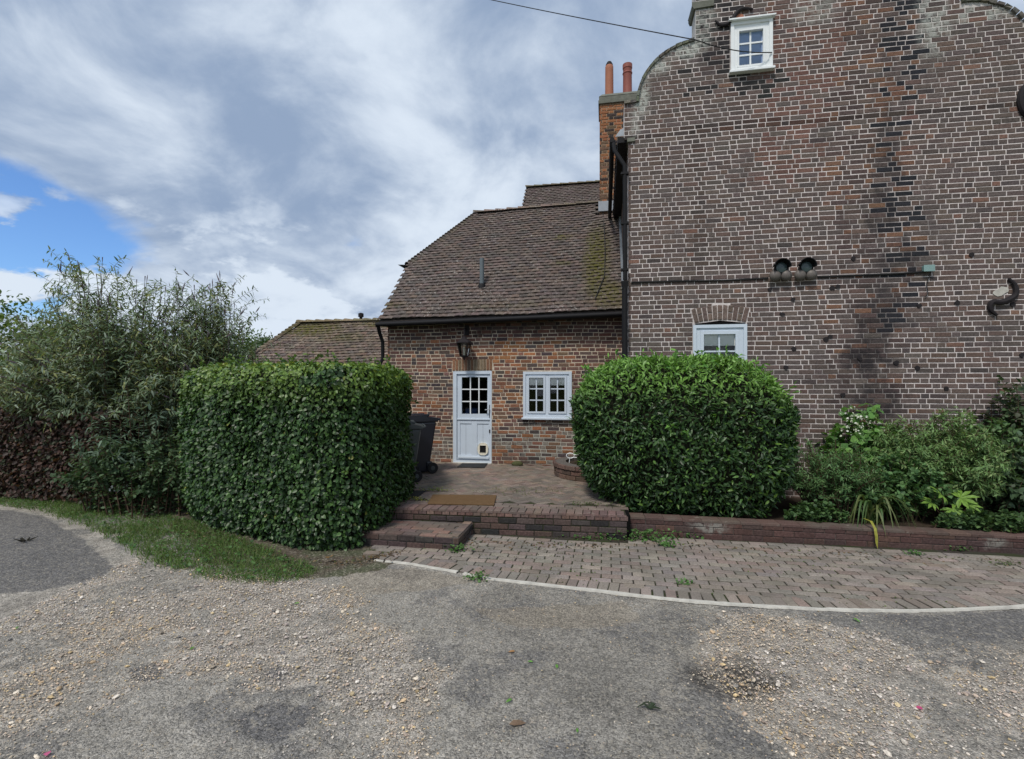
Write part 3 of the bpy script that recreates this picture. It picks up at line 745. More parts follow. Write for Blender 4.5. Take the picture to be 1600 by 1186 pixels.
bt = Batch(PV); u = 0.0
while u < 7.6:
    bt.add(FRb @ T3(u+.11, .10, bw_h(u)-.006) @ S3(.222, .21, .03), cvar(r_.choice([(.105, .065, .055), (.095, .06, .052)]), .15, r_)); u += .228
bt.emit('coping_brick', M_wbrick, bedw, H, 300)
soil = MB(); soil.box(-.1, 7.6, -1.6, .01, .0, .19); soil.build('flower_bed', M_soil, None, H, kind='structure')

# ================================================================== BRICK HOUSE (gable)
house = thing('brick_house', 'tall brown brick house end with a curved Dutch gable', 'house', (2.96, 0, 0), H)
def curve_l(n=14):
    return [(1.1-.94*math.cos(a), 6.47+.88*math.sin(a)) for a in [i/n*1.50 for i in range(n+1)]]
def curve_r(n=14):
    return [(4.75+.9*math.cos(a), 6.5+.95*math.sin(a)) for a in [1.60-i/n*1.60 for i in range(n+1)]]
CL = [p for p in curve_l() if p[0] < 1.03]; CR = [p for p in curve_r() if p[0] > 4.69]
topc = [(4.678-i/16*(4.678-1.036), 8.9+1.0*math.sin(math.pi*i/16)) for i in range(17)]
outline = [(0, 0), (5.92, 0), (5.92, 5.92), (6.0, 5.92), (6.0, 6.5)]+list(reversed(CR))+[(4.678, 7.48), (4.678, 7.9)]+topc+[(1.036, 7.36)]+list(reversed(CL))+[(-.07, 6.47), (-.07, 5.92), (0, 5.92)]
WT = (1.555, 2.15, 6.79, 7.55); WL = (.997, 1.784, 2.03, 2.855)
def rc(wd): return [(wd[0], wd[2]), (wd[1], wd[2]), (wd[1], wd[3]), (wd[0], wd[3])]
gw = MB().prism(outline, [rc(WT), rc(WL)], .0045, .36).build('gable_wall', M_gmort, house)
def glim(z):
    if z < 5.92: return (0.0, 5.92)
    if z < 6.46: return (-.065, 5.99)
    if z < 7.34: return (1.1-.94*math.sqrt(max(0, 1-((z-6.47)/.88)**2))+.01, 4.75+.9*math.sqrt(max(0, 1-((z-6.5)/.95)**2))-.01)
    if z < 8.9: return (1.04, 4.675)
    k = (z-8.9)/1.0
    if k >= 1: return (2.8, 2.8)
    a = math.asin(k)/math.pi; return (1.036+a*3.642, 4.678-a*3.642)
def arch_hole(z):
    if not (2.85 < z < 3.19): return None
    if z < 3.112: hw = .3785+max(0, z-2.885)*.266+.01
    else: hw = math.sqrt(max(0, 1.693**2-(z-1.477)**2))+.01
    return (1.399-hw, 1.399+hw) if hw > .02 else None
CTOP = (1.45, 2.25)
def tint_gable(u, z, r):
    base = r.choice([(.126, .095, .085), (.117, .091, .084), (.136, .102, .090), (.107, .087, .082), (.124, .098, .090), (.134, .093, .080)])
    x = r.random(); c = base
    redz = vnoise(u*.9+3, z*.6, 5)
    if 5.0 < z and 2.0 < u < 4.1 and x < .35+.3*redz: c = (.155, .09, .075)
    if abs(u-3.55-.12*math.sin(z*2)) < .55:
        if x < .16: c = (.175, .095, .065)
        elif x < .6 and u > 3.62 and z > 2.6: c = (.026, .027, .033)
        elif x < .6: c = (.09, .065, .06)
    elif x > .985: c = (.08, .065, .063)
    elif x > .96: c = (.19, .11, .085)
    if abs(u-1.3) < .45 and z > 6.5 and r.random() < .6: c = (.035, .032, .033)
    if 1.7 < u < 2.3 and 6.3 < z < 6.8 and r.random() < .5: c = (.03, .03, .03)
    if abs(z-5.93-.03*math.sin(u)) < .045: c = tuple(k*.55 for k in c)
    if abs(u-1.06) < .09 and 3.6 < z < 6.0: c = tuple(k*.7 for k in c)
    return cvar(c, .13, r)
bt = Batch(BR)
lay_bricks(bt, Matrix.Identity(4), 0, 9.85, glim, [rect_hole(*WT), rect_hole(*WL), arch_hole], tint_gable, seed=1)
r_ = random.Random(4); na = 11
for i in range(na):           # segmental arch: long voussoirs alternating with split pairs
    a0 = (i-(na-1)/2)*(2*.2625/na)
    for (r0, r1) in (((1.462, 1.688),) if i % 2 == 0 else ((1.462, 1.569), (1.581, 1.688))):
        rm = (r0+r1)/2
        bt.add(T3(1.399, 0, 1.477) @ Matrix.Rotation(a0, 4, 'Y') @ T3(0, .012, rm) @ S3(2*.2625/na*rm-.014, .04, r1-r0), cvar((.15, .11, .095), .15, r_))
HIDE_G = [(893, 1250, 556, 900), (1250, 1600, 640, 900)]
bt.emit('brick', M_gbrick, gw, H, 300, 'wall_bricks', hide=HIDE_G)
# coping on the curves
bt = Batch(BR); r_ = random.Random(9)
def cope(pts, up=1):
    L = 0; pr_ = None; acc = []
    for a, b in zip(pts, pts[1:]):
        a = Vector((a[0], 0, a[1])); b = Vector((b[0], 0, b[1])); n = max(1, round((b-a).length/.085))
        for j in range(n):
            p = a+(b-a)*((j+.5)/n); ang_ = -math.atan2(b.z-a.z, b.x-a.x); nrm = Vector((-(b.z-a.z), 0, b.x-a.x)).normalized()*up
            bt.add(T3(p.x+nrm.x*.018, .17, p.z+nrm.z*.018) @ Matrix.Rotation(ang_, 4, 'Y') @ S3((b-a).length/n-.006, .40, .05*(1+r_.uniform(-.2, .2))), cvar((.15, .15, .125), .35, r_))
cope(CL+[(1.02, 7.355)], 1); cope([(4.69, 7.45)]+CR, 1); cope([(-.07, 6.47), (.14, 6.47)], 1)
bt.emit('coping_brick', brick_mat('lichened_cope', None, [(.4, 6.9, 1, .9, .8), (5, 7.2, 1, .8, .8)]), house, H, 300)
MB().add(*[(lambda m: (m.v, m.f))(MB().prism([(1.01, 7.86), (1.3, 7.86), (1.3, 7.95), (.985, 7.95), (.985, 7.91)], [], -.02, .38))][0]).build('ledge_moulding', M_cope, house, bevel=.008)
MB().prism([(4.4, 7.86), (4.71, 7.86), (4.73, 7.90), (4.73, 7.95), (4.4, 7.95)], [], -.02, .38).build('ledge_moulding', M_cope, house, bevel=.008)
# side wall, rear and roof
sw = MB().box(.009, 5.9, .36, 9.0, 0, 5.93).build('side_wall', M_gmort, house)
bt = Batch(BR); FRs = Matrix.Rotation(R(-90), 4, 'Z')       # x -> -v, y -> +u
lay_bricks(bt, FRs, 0, 5.9, lambda z: (-4.3 if z > 3.2 else -1.56, -.0), [], tint_gable, seed=12)
bt.emit('brick', M_gbrick, sw, H, 120, 'side_wall_bricks', hide=[(0, 1600, 0, 1186)])
rf = MB().prism([(-.16, 5.98), (2.96, 8.95), (6.08, 5.98), (6.0, 5.9), (2.96, 8.8), (-.08, 5.9)], [], .30, 9.1).build('roof', M_roofbase, house)
bt = Batch(TL); r_ = random.Random(31); nrm = Vector((-1, 0, 1.05)).normalized(); sl_ = Vector((1.05, 0, 1)).normalized()
for row in range(40):
    for k in range(30):
        p = Vector((-.18, .45+k*.168+(row % 2)*.084, 5.99))+sl_*(row*.1)
        M = Matrix(((0, sl_.x, nrm.x, p.x), (-1, sl_.y, 0, p.y), (0, sl_.z, nrm.z, p.z), (0, 0, 0, 1))) @ Matrix.Rotation(R(-6.5), 4, 'X') @ S3(.163, .17, .014)
        bt.add(M, cvar((.095, .07, .06), .25, r_))
bt.emit('roof_tile', M_roof, rf, H, 0, 'roof_tiles')
MB().box(-.17, -.002, .03, 4.15, 5.86, 5.95).build('soffit', M_black, house)
g = MB()
pts = [(-.26, v_, 5.90) for v_ in (-.02, 4.15)]
g.tube(pts, .042, 10); g.build('gutter', M_black, house, smooth=True)
dp = MB(); dp.tube([(-.24, .02, 5.88), (-.22, -.02, 5.72), (-.06, -.055, 5.45), (-.055, -.055, 3.6)], .034, 8); dp.tube([(-.06, -.06, 3.48), (-.06, -.06, .32)], .047, 10)
for z_ in (5.3, 4.5, 3.75, 2.6): dp.box(-.12, .0, -.09, -.005, z_, z_+.035)
dpo = dp.build('downpipe', M_black, house, smooth=True)
MB().frustum((-.095, -.02, -.10, -.0, 3.44), (-.12, .0, -.12, -.004, 3.58)).build('hopper', M_black, dpo, bevel=.008)
MB().box(-.02, .10, -.03, .2, 5.84, 5.90).build('corbel', M_cope, house)
fl = MB(); fl.add([(-.21, .02, 5.96), (-.0, .02, 5.96), (-.0, .2, 6.16), (-.12, .2, 6.16), (-.16, .02, 6.02), (-.0, .02, 6.18)], [(0, 1, 5, 4), (4, 5, 2, 3), (0, 4, 3), (1, 2, 5)]); fl.build('lead_flashing', M_lead, house)

def window(parent, wd, v, lights, blind_or_sky_sheet=None, mat=M_paint, sill=True, proud=.03, bmat=M_blind, rail=.03):
    u0, u1, z0, z1 = wd
    g_ = MB()
    holes = [[(a, c), (b, c), (b, e), (a, e)] for (a, b, c, e, *_r) in lights]
    g_.prism([(u0, z0), (u1, z0), (u1, z1), (u0, z1)], holes, v-proud+.02, v+.07)
    o = g_.build('window', mat, parent, bevel=.004)
    fr = MB(); w_ = .045
    fr.prism([(u0-.005, z0-.005), (u1+.005, z0-.005), (u1+.005, z1+.005), (u0-.005, z1+.005)], [[(u0+w_, z0+w_), (u1-w_, z0+w_), (u1-w_, z1-w_), (u0+w_, z1-w_)]], v-proud, v-proud+.018)
    fr.build('frame', mat, o, bevel=.004)
    if sill: MB().box(u0-.03, u1+.03, v-proud-.045, v+.02, z0-.04, z0-.002).build('sill', mat, o, bevel=.006)
    for (a, b, c, e, nc, nr) in lights:
        s_ = MB(); s_.prism([(a-.012-rail, c-.012-rail), (b+.012+rail, c-.012-rail), (b+.012+rail, e+.012+rail), (a-.012-rail, e+.012+rail)], [[(a+.004, c+.004), (b-.004, c+.004), (b-.004, e-.004), (a+.004, e-.004)]], v-proud+.004, v-proud+.022)
        s_.build('sash', mat, o, bevel=.005)
        bw = .012
        for i in range(1, nc):
            x_ = a+(b-a)*i/nc; MB().box(x_-bw, x_+bw, v+.004, v+.036, c-.002, e+.002).build('glazing_bar', mat, o)
        for j in range(1, nr):
            y_ = c+(e-c)*j/nr; MB().box(a-.002, b+.002, v+.0065, v+.034, y_-bw, y_+bw).build('glazing_bar', mat, o)
        for i in range(nc):
            for j in range(nr):
                x0, x1 = a+(b-a)*i/nc+bw*.8, a+(b-a)*(i+1)/nc-bw*.8; y0, y1 = c+(e-c)*j/nr+bw*.8, c+(e-c)*(j+1)/nr-bw*.8
                d0, d1 = random.uniform(-.002, .002), random.uniform(-.002, .002)
                MB().add([(x0, v+.02+d0, y0), (x1, v+.02+d1, y0), (x1, v+.02-d0, y1), (x0, v+.02-d1, y1)], [(0, 1, 2, 3)]).build('pane', M_glass, o)
        if blind_or_sky_sheet: MB().box(a+.001, b-.001, v+.0255, v+.029, blind_or_sky_sheet, e-.001).build('blind_or_sky_sheet', bmat, o)
    rm = MB(); A, B, Cc, D = u0, u1, z0, z1; dd = 1.0
    rm.add([(A, v+.09, Cc), (B, v+.09, Cc), (B, v+.09, D), (A, v+.09, D), (A-.3, v+dd, Cc-.3), (B+.3, v+dd, Cc-.3), (B+.3, v+dd, D+.2), (A-.3, v+dd, D+.2)], [(0, 1, 5, 4), (1, 2, 6, 5), (2, 3, 7, 6), (3, 0, 4, 7), (4, 5, 6, 7)])
    rm.build('room_beyond', M_inner, o)
    return o
window(house, WT, 0, [(1.668, 2.022, 6.865, 7.405, 2, 3)], blind_or_sky_sheet=6.8, mat=M_paintw, bmat=M_skysheet, proud=.04, rail=.012)  # blue sheet added behind these panes to imitate their sky reflection
window(house, WL, 0, [(1.15, 1.625, 2.17, 2.715, 2, 2)], blind_or_sky_sheet=2.53, mat=M_paint, sill=True)
MB().box(WT[0]-.04, WT[1]+.04, -.09, .0, WT[3]+.004, WT[3]+.03).build('drip_cap', M_paintw, house, bevel=.004)
MB().prism([(1.03, 2.858), (1.77, 2.858), (1.77, 2.88), (1.4, 2.925), (1.03, 2.88)], [], -.004, .02).build('arch_filler', M_chbrick, house)

# ================================================================== CHIMNEY (part of the house)
ch = MB().box(-.49, .52, 4.109, 4.9, 5.2, 8.92).build('chimney', M_chmort, house)
bt = Batch(BR)
def tint_ch(u, z, r):
    x = r.random(); hi = z > 7.8
    c = (.30, .13, .065) if x < (.7 if hi else .3) else (.16, .10, .065) if x < .75 else (.055, .042, .04)
    return cvar(c, .22, r)
lay_bricks(bt, T3(0, 4.1, 0), 5.9, 8.75, lambda z: (-.5, .53), [], tint_ch, joint=.014, seed=14, jig=.003)
lay_bricks(bt, T3(-.5, 4.1, 0) @ Matrix.Rotation(R(-90), 4, 'Z'), 5.9, 8.75, lambda z: (-.8, .0), [], tint_ch, joint=.014, seed=15)
bt.emit('brick', M_chbrick, ch, H, 300, 'chimney_bricks', hide=[(988, 1600, 0, 1186)])
capm = MB(); capm.box(-.53, .56, 4.06, 4.94, 8.75, 8.84); capm.box(-.51, .54, 4.08, 4.92, 8.84, 8.93); capm.frustum((-.52, .55, 4.07, 4.93, 8.93), (-.44, .46, 4.15, 4.85, 9.02)); capm.build('chimney_cap', M_cope, ch, bevel=.01)
for (u, rr, h, m_, lip) in ((-.265, .105, .93, M_pot, False), (.18, .112, .90, M_pot2, True)):
    pm = MB(); pr_ = [(rr*1.12, 0), (rr*1.08, .1), (rr, .2), (rr*.95, h-.12)]
    pr_ += [(rr*1.06, h-.10), (rr*1.06, h), (rr*.8, h), (rr*.8, h-.1)] if lip else [(rr*.95, h-.03), (rr*.8, h), (rr*.7, h-.05)]
    if lip: pr_ = pr_[:4]+[(rr*1.1, h-.27) if False else (rr*.98, h-.11)]+pr_[4:]
    pm.lathe(pr_, 18, T3(u, 4.5, 8.99)); po = pm.build('chimney_pot', m_, ch, smooth=True)
    if not lip: MB().lathe([(rr*.8, h-.02), (rr*.86, h+.02), (rr*.5, h+.09), (rr*.15, h+.10)], 14, T3(u, 4.5, 8.99)).build('pot_cowl', M_iron, po, smooth=True)
    else: MB().lathe([(rr*1.03, h-.24), (rr*1.1, h-.22), (rr*1.03, h-.2)], 18, T3(u, 4.5, 8.99)).build('pot_ring', m_, po, smooth=True)
MB().box(-.53, -.15, 4.03, 4.098, 6.12, 6.36).build('lead_flashing', M_lead, ch)

# ================================================================== COTTAGE WING
cot = thing('brick_cottage', 'low red brick cottage wing with a half-hipped tiled roof and white stable door', 'cottage', (-2.4, 1.58, 0), H)
CV = 1.58; DW = (-3.442, -2.633, .32, 2.187); WN = (-1.976, -1.02, 1.258, 2.165)
def rect(u0, u1, z0, z1): return [(u0, z0), (u1, z0), (u1, z1), (u0, z1)]
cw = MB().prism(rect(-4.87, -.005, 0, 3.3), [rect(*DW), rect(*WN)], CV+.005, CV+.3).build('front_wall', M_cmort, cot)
CN = []
def tint_cot(u, z, r):
    x = r.random()
    pal = [(.20, .105, .075), (.24, .115, .07), (.16, .095, .08), (.11, .08, .07), (.27, .125, .065), (.075, .06, .06), (.19, .12, .085), (.15, .08, .065)]
    c = pal[int(x*len(pal))]
    if z > 2.85: c = r.choice([(.10, .06, .05), (.08, .055, .055), (.14, .07, .055)])  # top courses darker: shade below the eaves put into brick colour
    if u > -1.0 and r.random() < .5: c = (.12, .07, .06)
    if -2.6 < u < -1.7 and 2.3 < z < 2.8 and r.random() < .4: c = (.33, .15, .07)
    return cvar(c, .2, r)
bt = Batch(BR)
def dl_hole(z): return (-3.47, -2.61) if 2.15 < z < 2.44 else None
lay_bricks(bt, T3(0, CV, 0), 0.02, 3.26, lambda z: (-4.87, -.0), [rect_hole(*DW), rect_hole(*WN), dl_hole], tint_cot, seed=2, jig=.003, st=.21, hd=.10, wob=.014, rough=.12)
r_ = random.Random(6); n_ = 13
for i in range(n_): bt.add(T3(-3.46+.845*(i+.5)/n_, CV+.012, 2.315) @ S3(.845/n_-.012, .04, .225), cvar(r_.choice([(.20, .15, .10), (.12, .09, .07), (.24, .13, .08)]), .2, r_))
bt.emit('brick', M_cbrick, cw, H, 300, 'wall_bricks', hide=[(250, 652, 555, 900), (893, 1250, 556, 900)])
# gable end and back
sl = .985
def rz(u, v): return 3.275+.018*(u+2.4)+(v-1.36)*sl
sm_ = MB(); FRg = T3(-4.87, 0, 0) @ Matrix.Rotation(R(-90), 4, 'Z')
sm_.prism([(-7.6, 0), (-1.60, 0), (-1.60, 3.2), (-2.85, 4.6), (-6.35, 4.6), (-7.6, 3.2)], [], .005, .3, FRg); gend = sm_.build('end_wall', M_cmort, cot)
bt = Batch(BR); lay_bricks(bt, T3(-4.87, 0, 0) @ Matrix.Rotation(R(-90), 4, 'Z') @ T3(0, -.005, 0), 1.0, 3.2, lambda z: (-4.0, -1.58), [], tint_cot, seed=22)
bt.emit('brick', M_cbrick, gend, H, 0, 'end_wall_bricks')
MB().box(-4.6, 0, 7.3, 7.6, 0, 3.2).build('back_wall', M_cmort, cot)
# roof body
RV = 4.59; RZ = 6.43
def fr_pt(u, v, d=0): return (u, v-d*.7, rz(u, v)-d*.7-.02)
rb = MB()
A = fr_pt(-4.97, 1.36); B = fr_pt(.0, 1.36); Cc = fr_pt(.0, RV); D = fr_pt(-3.72, RV); E_ = fr_pt(-4.97, 2.87)
def bk(p): return (p[0], 2*RV-p[1], p[2])
rb.add([A, B, Cc, D, E_], [(0, 1, 2, 3, 4)]); rb.add([bk(A), bk(B), bk(Cc), bk(D), bk(E_)], [(4, 3, 2, 1, 0)]); rb.add([E_, D, bk(E_)], [(0, 1, 2)])
rb.add([A, B, (0, 1.4, 3.18), (-4.97, 1.4, 3.14)], [(3, 2, 1, 0)])
rb.add([A, E_, (E_[0], E_[1]+.12, E_[2]-.02), (A[0], A[1]+.14, A[2]-.02)], [(0, 1, 2, 3)])
rb.add([bk(A), bk(E_), (E_[0], 2*RV-E_[1]-.12, E_[2]-.02), (A[0], 2*RV-A[1]-.14, A[2]-.02)], [(3, 2, 1, 0)])
roof = rb.build('roof', M_roofbase, cot)
bt = Batch(TL); r_ = random.Random(17)
s2 = Vector((0, 1, sl)).normalized(); n2_ = Vector((0, -sl, 1)).normalized(); L_ = (RV-1.36)*math.sqrt(1+sl*sl); ex = .115; row = 0
def tint_roof(u, z, r): return cvar(r.choice([(.108, .084, .075), (.095, .077, .071), (.12, .09, .077), (.088, .074, .068), (.124, .099, .087)]), .15, r)
def tile_at(bt, p, xdir, s2, n2_, r, w=.163, tilt=-10, L=.17, th=.014, t=None):
    M = Matrix(((xdir.x, s2.x, n2_.x, p.x), (xdir.y, s2.y, n2_.y, p.y), (xdir.z, s2.z, n2_.z, p.z), (0, 0, 0, 1)))
    bt.add(M @ Matrix.Rotation(R(tilt+r.uniform(-1, .6)), 4, 'X') @ Matrix.Rotation(r.uniform(-.02, .02), 4, 'Z') @ S3(w, L, th*r.uniform(.85, 1.25)), t or tint_roof(0, 0, r), r.randrange(6))
while row*ex < L_-.03:
    vv = 1.36+row*ex*s2.y; umin = -4.99 if vv < 2.87 else -4.97+(vv-2.87)/(RV-2.87)*1.25
    u = -5.0+.0825*(1+row % 2)
    while u < -.0:
        xl = max(u-.0825, umin); wd_ = u+.0825-xl
        if wd_ > .045:
            sag = .025*math.sin(u*1.3+1)*math.sin(vv)+.012*math.sin(u*4+row*.3)
            lift = max(0, (u+1.1))**2*.09*(vv-1.36)/3.2
            p = Vector((xl+wd_/2, vv, rz(u, vv)+.0+sag*.5+lift))+n2_*(.030)
            if not (u > -.55 and vv > 4.0): tile_at(bt, p, Vector((1, 0, .018+(.15*max(0, u+1.1)*(vv-1.36)/3.2))).normalized(), s2, n2_, r_, w=wd_-.002)
        u += .166
    row += 1
bt.emit('roof_tile', M_roof, roof, H, 300, 'roof_tiles', hide=[(0, 600, 0, 1186)])
# back slope in coarser rows so the roof is whole from the side
bt = Batch(TL)
s3 = Vector((0, -1, sl)).normalized(); n3 = Vector((0, sl, 1)).normalized()
for row in range(38):
    u = -4.9+.08*(row % 2)
    while u < 0:
        vv = 7.82-row*ex*s2.y
        if vv > RV+.03 and (u > -4.97+(max(0, 6.31-vv))/1.72*1.25): tile_at(bt, Vector((u, vv, rz(u, 2*RV-vv)))+n3*.022, Vector((-1, 0, 0)), s3, n3, r_)
        u += .166
bt.emit('roof_tile', M_roof, roof, H, 0, 'back_roof_tiles')
# bonnet tiles up the hip, ridge tiles
def bonnet():
    v_ = []
    for y in (0, 1):
        for k in range(5):
            a = math.pi*k/4; v_.append((-.5*math.cos(a), y, (.45 if y == 0 else .25)*math.sin(a)))
    f_ = [(k, k+1, 6+k, 5+k) for k in range(4)]; b0 = len(v_)
    for k in range(5): a = math.pi*k/4; v_.append((-.42*math.cos(a), 0, .36*math.sin(a)-.03))
    f_ += [(b0+k, b0+k+1, k+1, k) for k in range(4)]
    return Tm(v_, f_)
BN = [bonnet()]
bt = Batch(BN); e0 = Vector(E_); d0 = Vector(D); hd_ = (d0-e0).normalized(); nh = 26
for k in range(nh):
    p = e0+(d0-e0)*(k/nh)+Vector((0, 0, .03)); M = Matrix([list(x) for x in frames(np.array([p]), np.array([hd_]), np.array([(-.3, -.5, 1.0)]), np.array([[.2, .13, .2]]))[0]])
    bt.add(M @ Matrix.Rotation(R(-9), 4, 'X'), cvar((.12, .10, .085), .25, r_))
bt.emit('hip_tile', M_roof, roof, H, 300)
bt = Batch(BN); u = -3.8
while u < -.52:
    z_ = rz(u, RV)+.0; bt.add(T3(u, RV, z_+.02+r_.uniform(-.006, .006)) @ Matrix.Rotation(R(-90), 4, 'Z') @ S3(.24, .31, .2), cvar((.16, .125, .10), .25, r_)); u += .30
bt.emit('ridge_tile', M_roof, roof, H, 300)
MB().add([(-4.93, 2.80, rz(-4.95, 2.87)-.02), (-5.2, 2.84, rz(-4.95, 2.87)+.03), (-4.93, 3.1, rz(-4.95, 2.87)+.08), (-4.85, 2.83, rz(-4.95, 2.87)-.12), (-5.18, 6.2, rz(-4.95, 2.87)+.01), (-4.93, 6.2, rz(-4.95, 2.87)+.08)],
         [(0, 1, 2), (1, 0, 3), (0, 2, 3), (1, 4, 5, 2), (3, 4, 1)]).build('gablet_tip', M_roof, roof)
g = MB(); g.tube([(-5.0, 1.29, 3.145), (-.03, 1.29, 3.24)], .045, 10); go = g.build('gutter', M_black, cot, smooth=True)
MB().add([(-4.95, 1.36, 3.13), (-.02, 1.36, 3.22), (-.02, 1.56, 3.22), (-4.95, 1.56, 3.13), (-4.95, 1.36, 3.21), (-.02, 1.36, 3.30), (-.02, 1.56, 3.3), (-4.95, 1.56, 3.21)], [(0, 1, 5, 4), (3, 2, 1, 0), (2, 3, 7, 6), (4, 5, 6, 7), (3, 0, 4, 7), (1, 2, 6, 5)]).build('fascia', M_black, cot)
dp = MB(); dp.tube([(-4.96, 1.30, 3.12), (-4.98, 1.42, 2.98), (-4.96, 1.52, 2.8), (-4.96, 1.52, 2.45), (-5.02, 1.5, 2.33), (-5.3, 1.4, 2.27)], .04, 8); dp.build('downpipe', M_black, cot, smooth=True)
fp = MB(); f0 = uz(753, 452, 2.08); fp.tube([(f0.x, 2.08, f0.z-.1), (f0.x, 2.08, f0.z+.66)], .048, 10); fpo = fp.build('flue_pipe', plain('grey_flue', (.12, .145, .16), .5), cot, smooth=True)
MB().lathe([(.085, 0), (.085, .1), (.06, .14)], 12, T3(f0.x, 2.08, f0.z-.02)).build('flue_collar', M_black, fpo, smooth=True)
ft = MB()
for k in range(20):
    v_ = 1.45+k*.15; z_ = rz(0, v_)+.03+ .09*1.2*(v_-1.36)/3.2; ft.box(-.05, -.003, v_, v_+.15, z_-.02, z_+.16)
ft.build('lead_flashing', M_lead, cot)
cbl = MB(); pts = []
for k in range(24):
    tt = k/23; u = -.42+.05*math.sin(tt*3)+(.0 if tt < .8 else -.25*(tt-.8)*3); v_ = 4.1-2.55*tt; pts.append((u, v_, rz(u, v_)+.10-.02*math.sin(tt*20)))
cbl.tube(pts, .010, 5); cbl.build('roof_cable', M_rubber, cot)
window(cot, WN, CV, [(-1.865, -1.57, 1.375, 2.055, 2, 3), (-1.445, -1.15, 1.375, 2.055, 2, 3)], blind_or_sky_sheet=1.90, rail=.02)
# stable door
fr = MB(); fr.prism([(DW[0], DW[2]), (DW[1], DW[2]), (DW[1], DW[3]), (DW[0], DW[3])], [rect(DW[0]+.075, DW[1]-.03, DW[2]+.045, DW[3]-.055)], CV+.0, CV+.09)
fr.build('door_frame', M_paint, cot, bevel=.004)
MB().box(DW[0]+.01, DW[1]+.0, CV-.07, CV+.05, DW[2]-.03, DW[2]+.002).build('door_sill', M_conc, cot, bevel=.004)
du0, du1, dz0, dz1 = DW[0]+.08, DW[1]-.035, DW[2]+.05, DW[3]-.06; dv = CV+.025
gl_ = (-3.265, -2.722, 1.315, 2.065); split = 1.20
dm = MB()
dm.prism(rect(du0, du1, split+.012, dz1), [rect(*gl_)], dv, dv+.045)
pa = (-3.30, -3.06, .47, 1.11); pb = (-2.94, -2.70, .47, 1.11)
zb, zt = dz0, split-.012
dm.box(du0, pa[0], dv, dv+.045, zb, zt); dm.box(pa[1], pb[0], dv, dv+.045, zb, zt); dm.box(pb[1], du1, dv, dv+.045, zb, zt)
for q_ in (pa, pb): dm.box(q_[0], q_[1], dv+.0005, dv+.045, zb, q_[2]); dm.box(q_[0], q_[1], dv+.0005, dv+.045, q_[3], zt)
door = dm.build('stable_door', M_paint, cot, bevel=.005)
MB().box(du0-.0, du1, dv-.018, dv-.001, split-.012, split+.018).build('weather_bar', M_paint, door, bevel=.004)
MB().box(du0+.02, du1-.02, dv-.03, dv-.001, dz0+.03, dz0+.075).build('weather_bar', M_paint, door, bevel=.006)
for p_ in (pa, pb):
    MB().box(p_[0]+.001, p_[1]-.001, dv+.014, dv+.03, p_[2]+.001, p_[3]-.001).build('door_panel', M_paint, door)
    x_ = (p_[0]+p_[1])/2; MB().box(x_-.002, x_+.002, dv+.010, dv+.0135, p_[2], p_[3]).build('panel_bead', M_lead, door)
a, b, c, e = gl_
for i in (1, 2): x_ = a+(b-a)*i/3; MB().box(x_-.011, x_+.011, dv+.004, dv+.036, c, e).build('glazing_bar', M_paintw, door)
for i in (1, 2): y_ = c+(e-c)*i/3; MB().box(a, b, dv+.0065, dv+.034, y_-.011, y_+.011).build('glazing_bar', M_paintw, door)
for i in range(3):
    for j in range(3):
        x0, x1, y0, y1 = a+(b-a)*i/3+.009, a+(b-a)*(i+1)/3-.009, c+(e-c)*j/3+.009, c+(e-c)*(j+1)/3-.009
        MB().add([(x0, dv+.02, y0), (x1, dv+.0215, y0), (x1, dv+.019, y1), (x0, dv+.02, y1)], [(0, 1, 2, 3)]).build('pane', M_glass, door)
MB().add([(a-.1, dv+.06, c-.2), (b+.04, dv+.06, c-.2), (b+.04, dv+.06, e+.05), (a-.1, dv+.06, e+.05), (a-.5, dv+1.2, c-.4), (b+.5, dv+1.2, c-.4), (b+.5, dv+1.2, e+.2), (a-.5, dv+1.2, e+.2)], [(0, 1, 5, 4), (1, 2, 6, 5), (2, 3, 7, 6), (3, 0, 4, 7), (4, 5, 6, 7)]).build('hallway', M_inner, cot)
MB().lathe([(.16, 0), (.2, .1), (.14, .25), (.05, .27)], 10, T3(-3.15, dv+.35, 1.15)).build('blue_bundle', M_stuffy, cot, smooth=True)
cfz, cfu = .60, -2.815
cf = MB(); ring = [(cfu+.105*math.cos(t_)*(1-.12*abs(math.sin(2*t_))*-1), cfz+.12*math.sin(t_)*(1+.12*abs(math.sin(2*t_)))) for t_ in np.linspace(0, 2*math.pi, 25)[:-1]]
cf.prism(ring, [rect(cfu-.065, cfu+.065, cfz-.075, cfz+.075)], dv-.022, dv+.012); cfo = cf.build('cat_flap', M_cream, door, bevel=.004)
MB().box(cfu-.06, cfu+.06, dv-.006, dv+.004, cfz-.07, cfz+.07).build('flap', M_inner, cfo)
hm = MB(); hm.box(-2.685, -2.655, dv-.014, dv-.001, 1.24, 1.50); hm.build('handle_plate', M_iron, door, bevel=.003)
hm = MB(); hm.tube([(-2.67, dv-.012, 1.41), (-2.67, dv-.06, 1.41), (-2.76, dv-.065, 1.40)], .010, 8); hm.build('handle', M_lead, door, smooth=True)
MB().box(-2.685, -2.655, dv-.03, dv-.001, .93, 1.0).build('bolt', M_iron, door, bevel=.004)

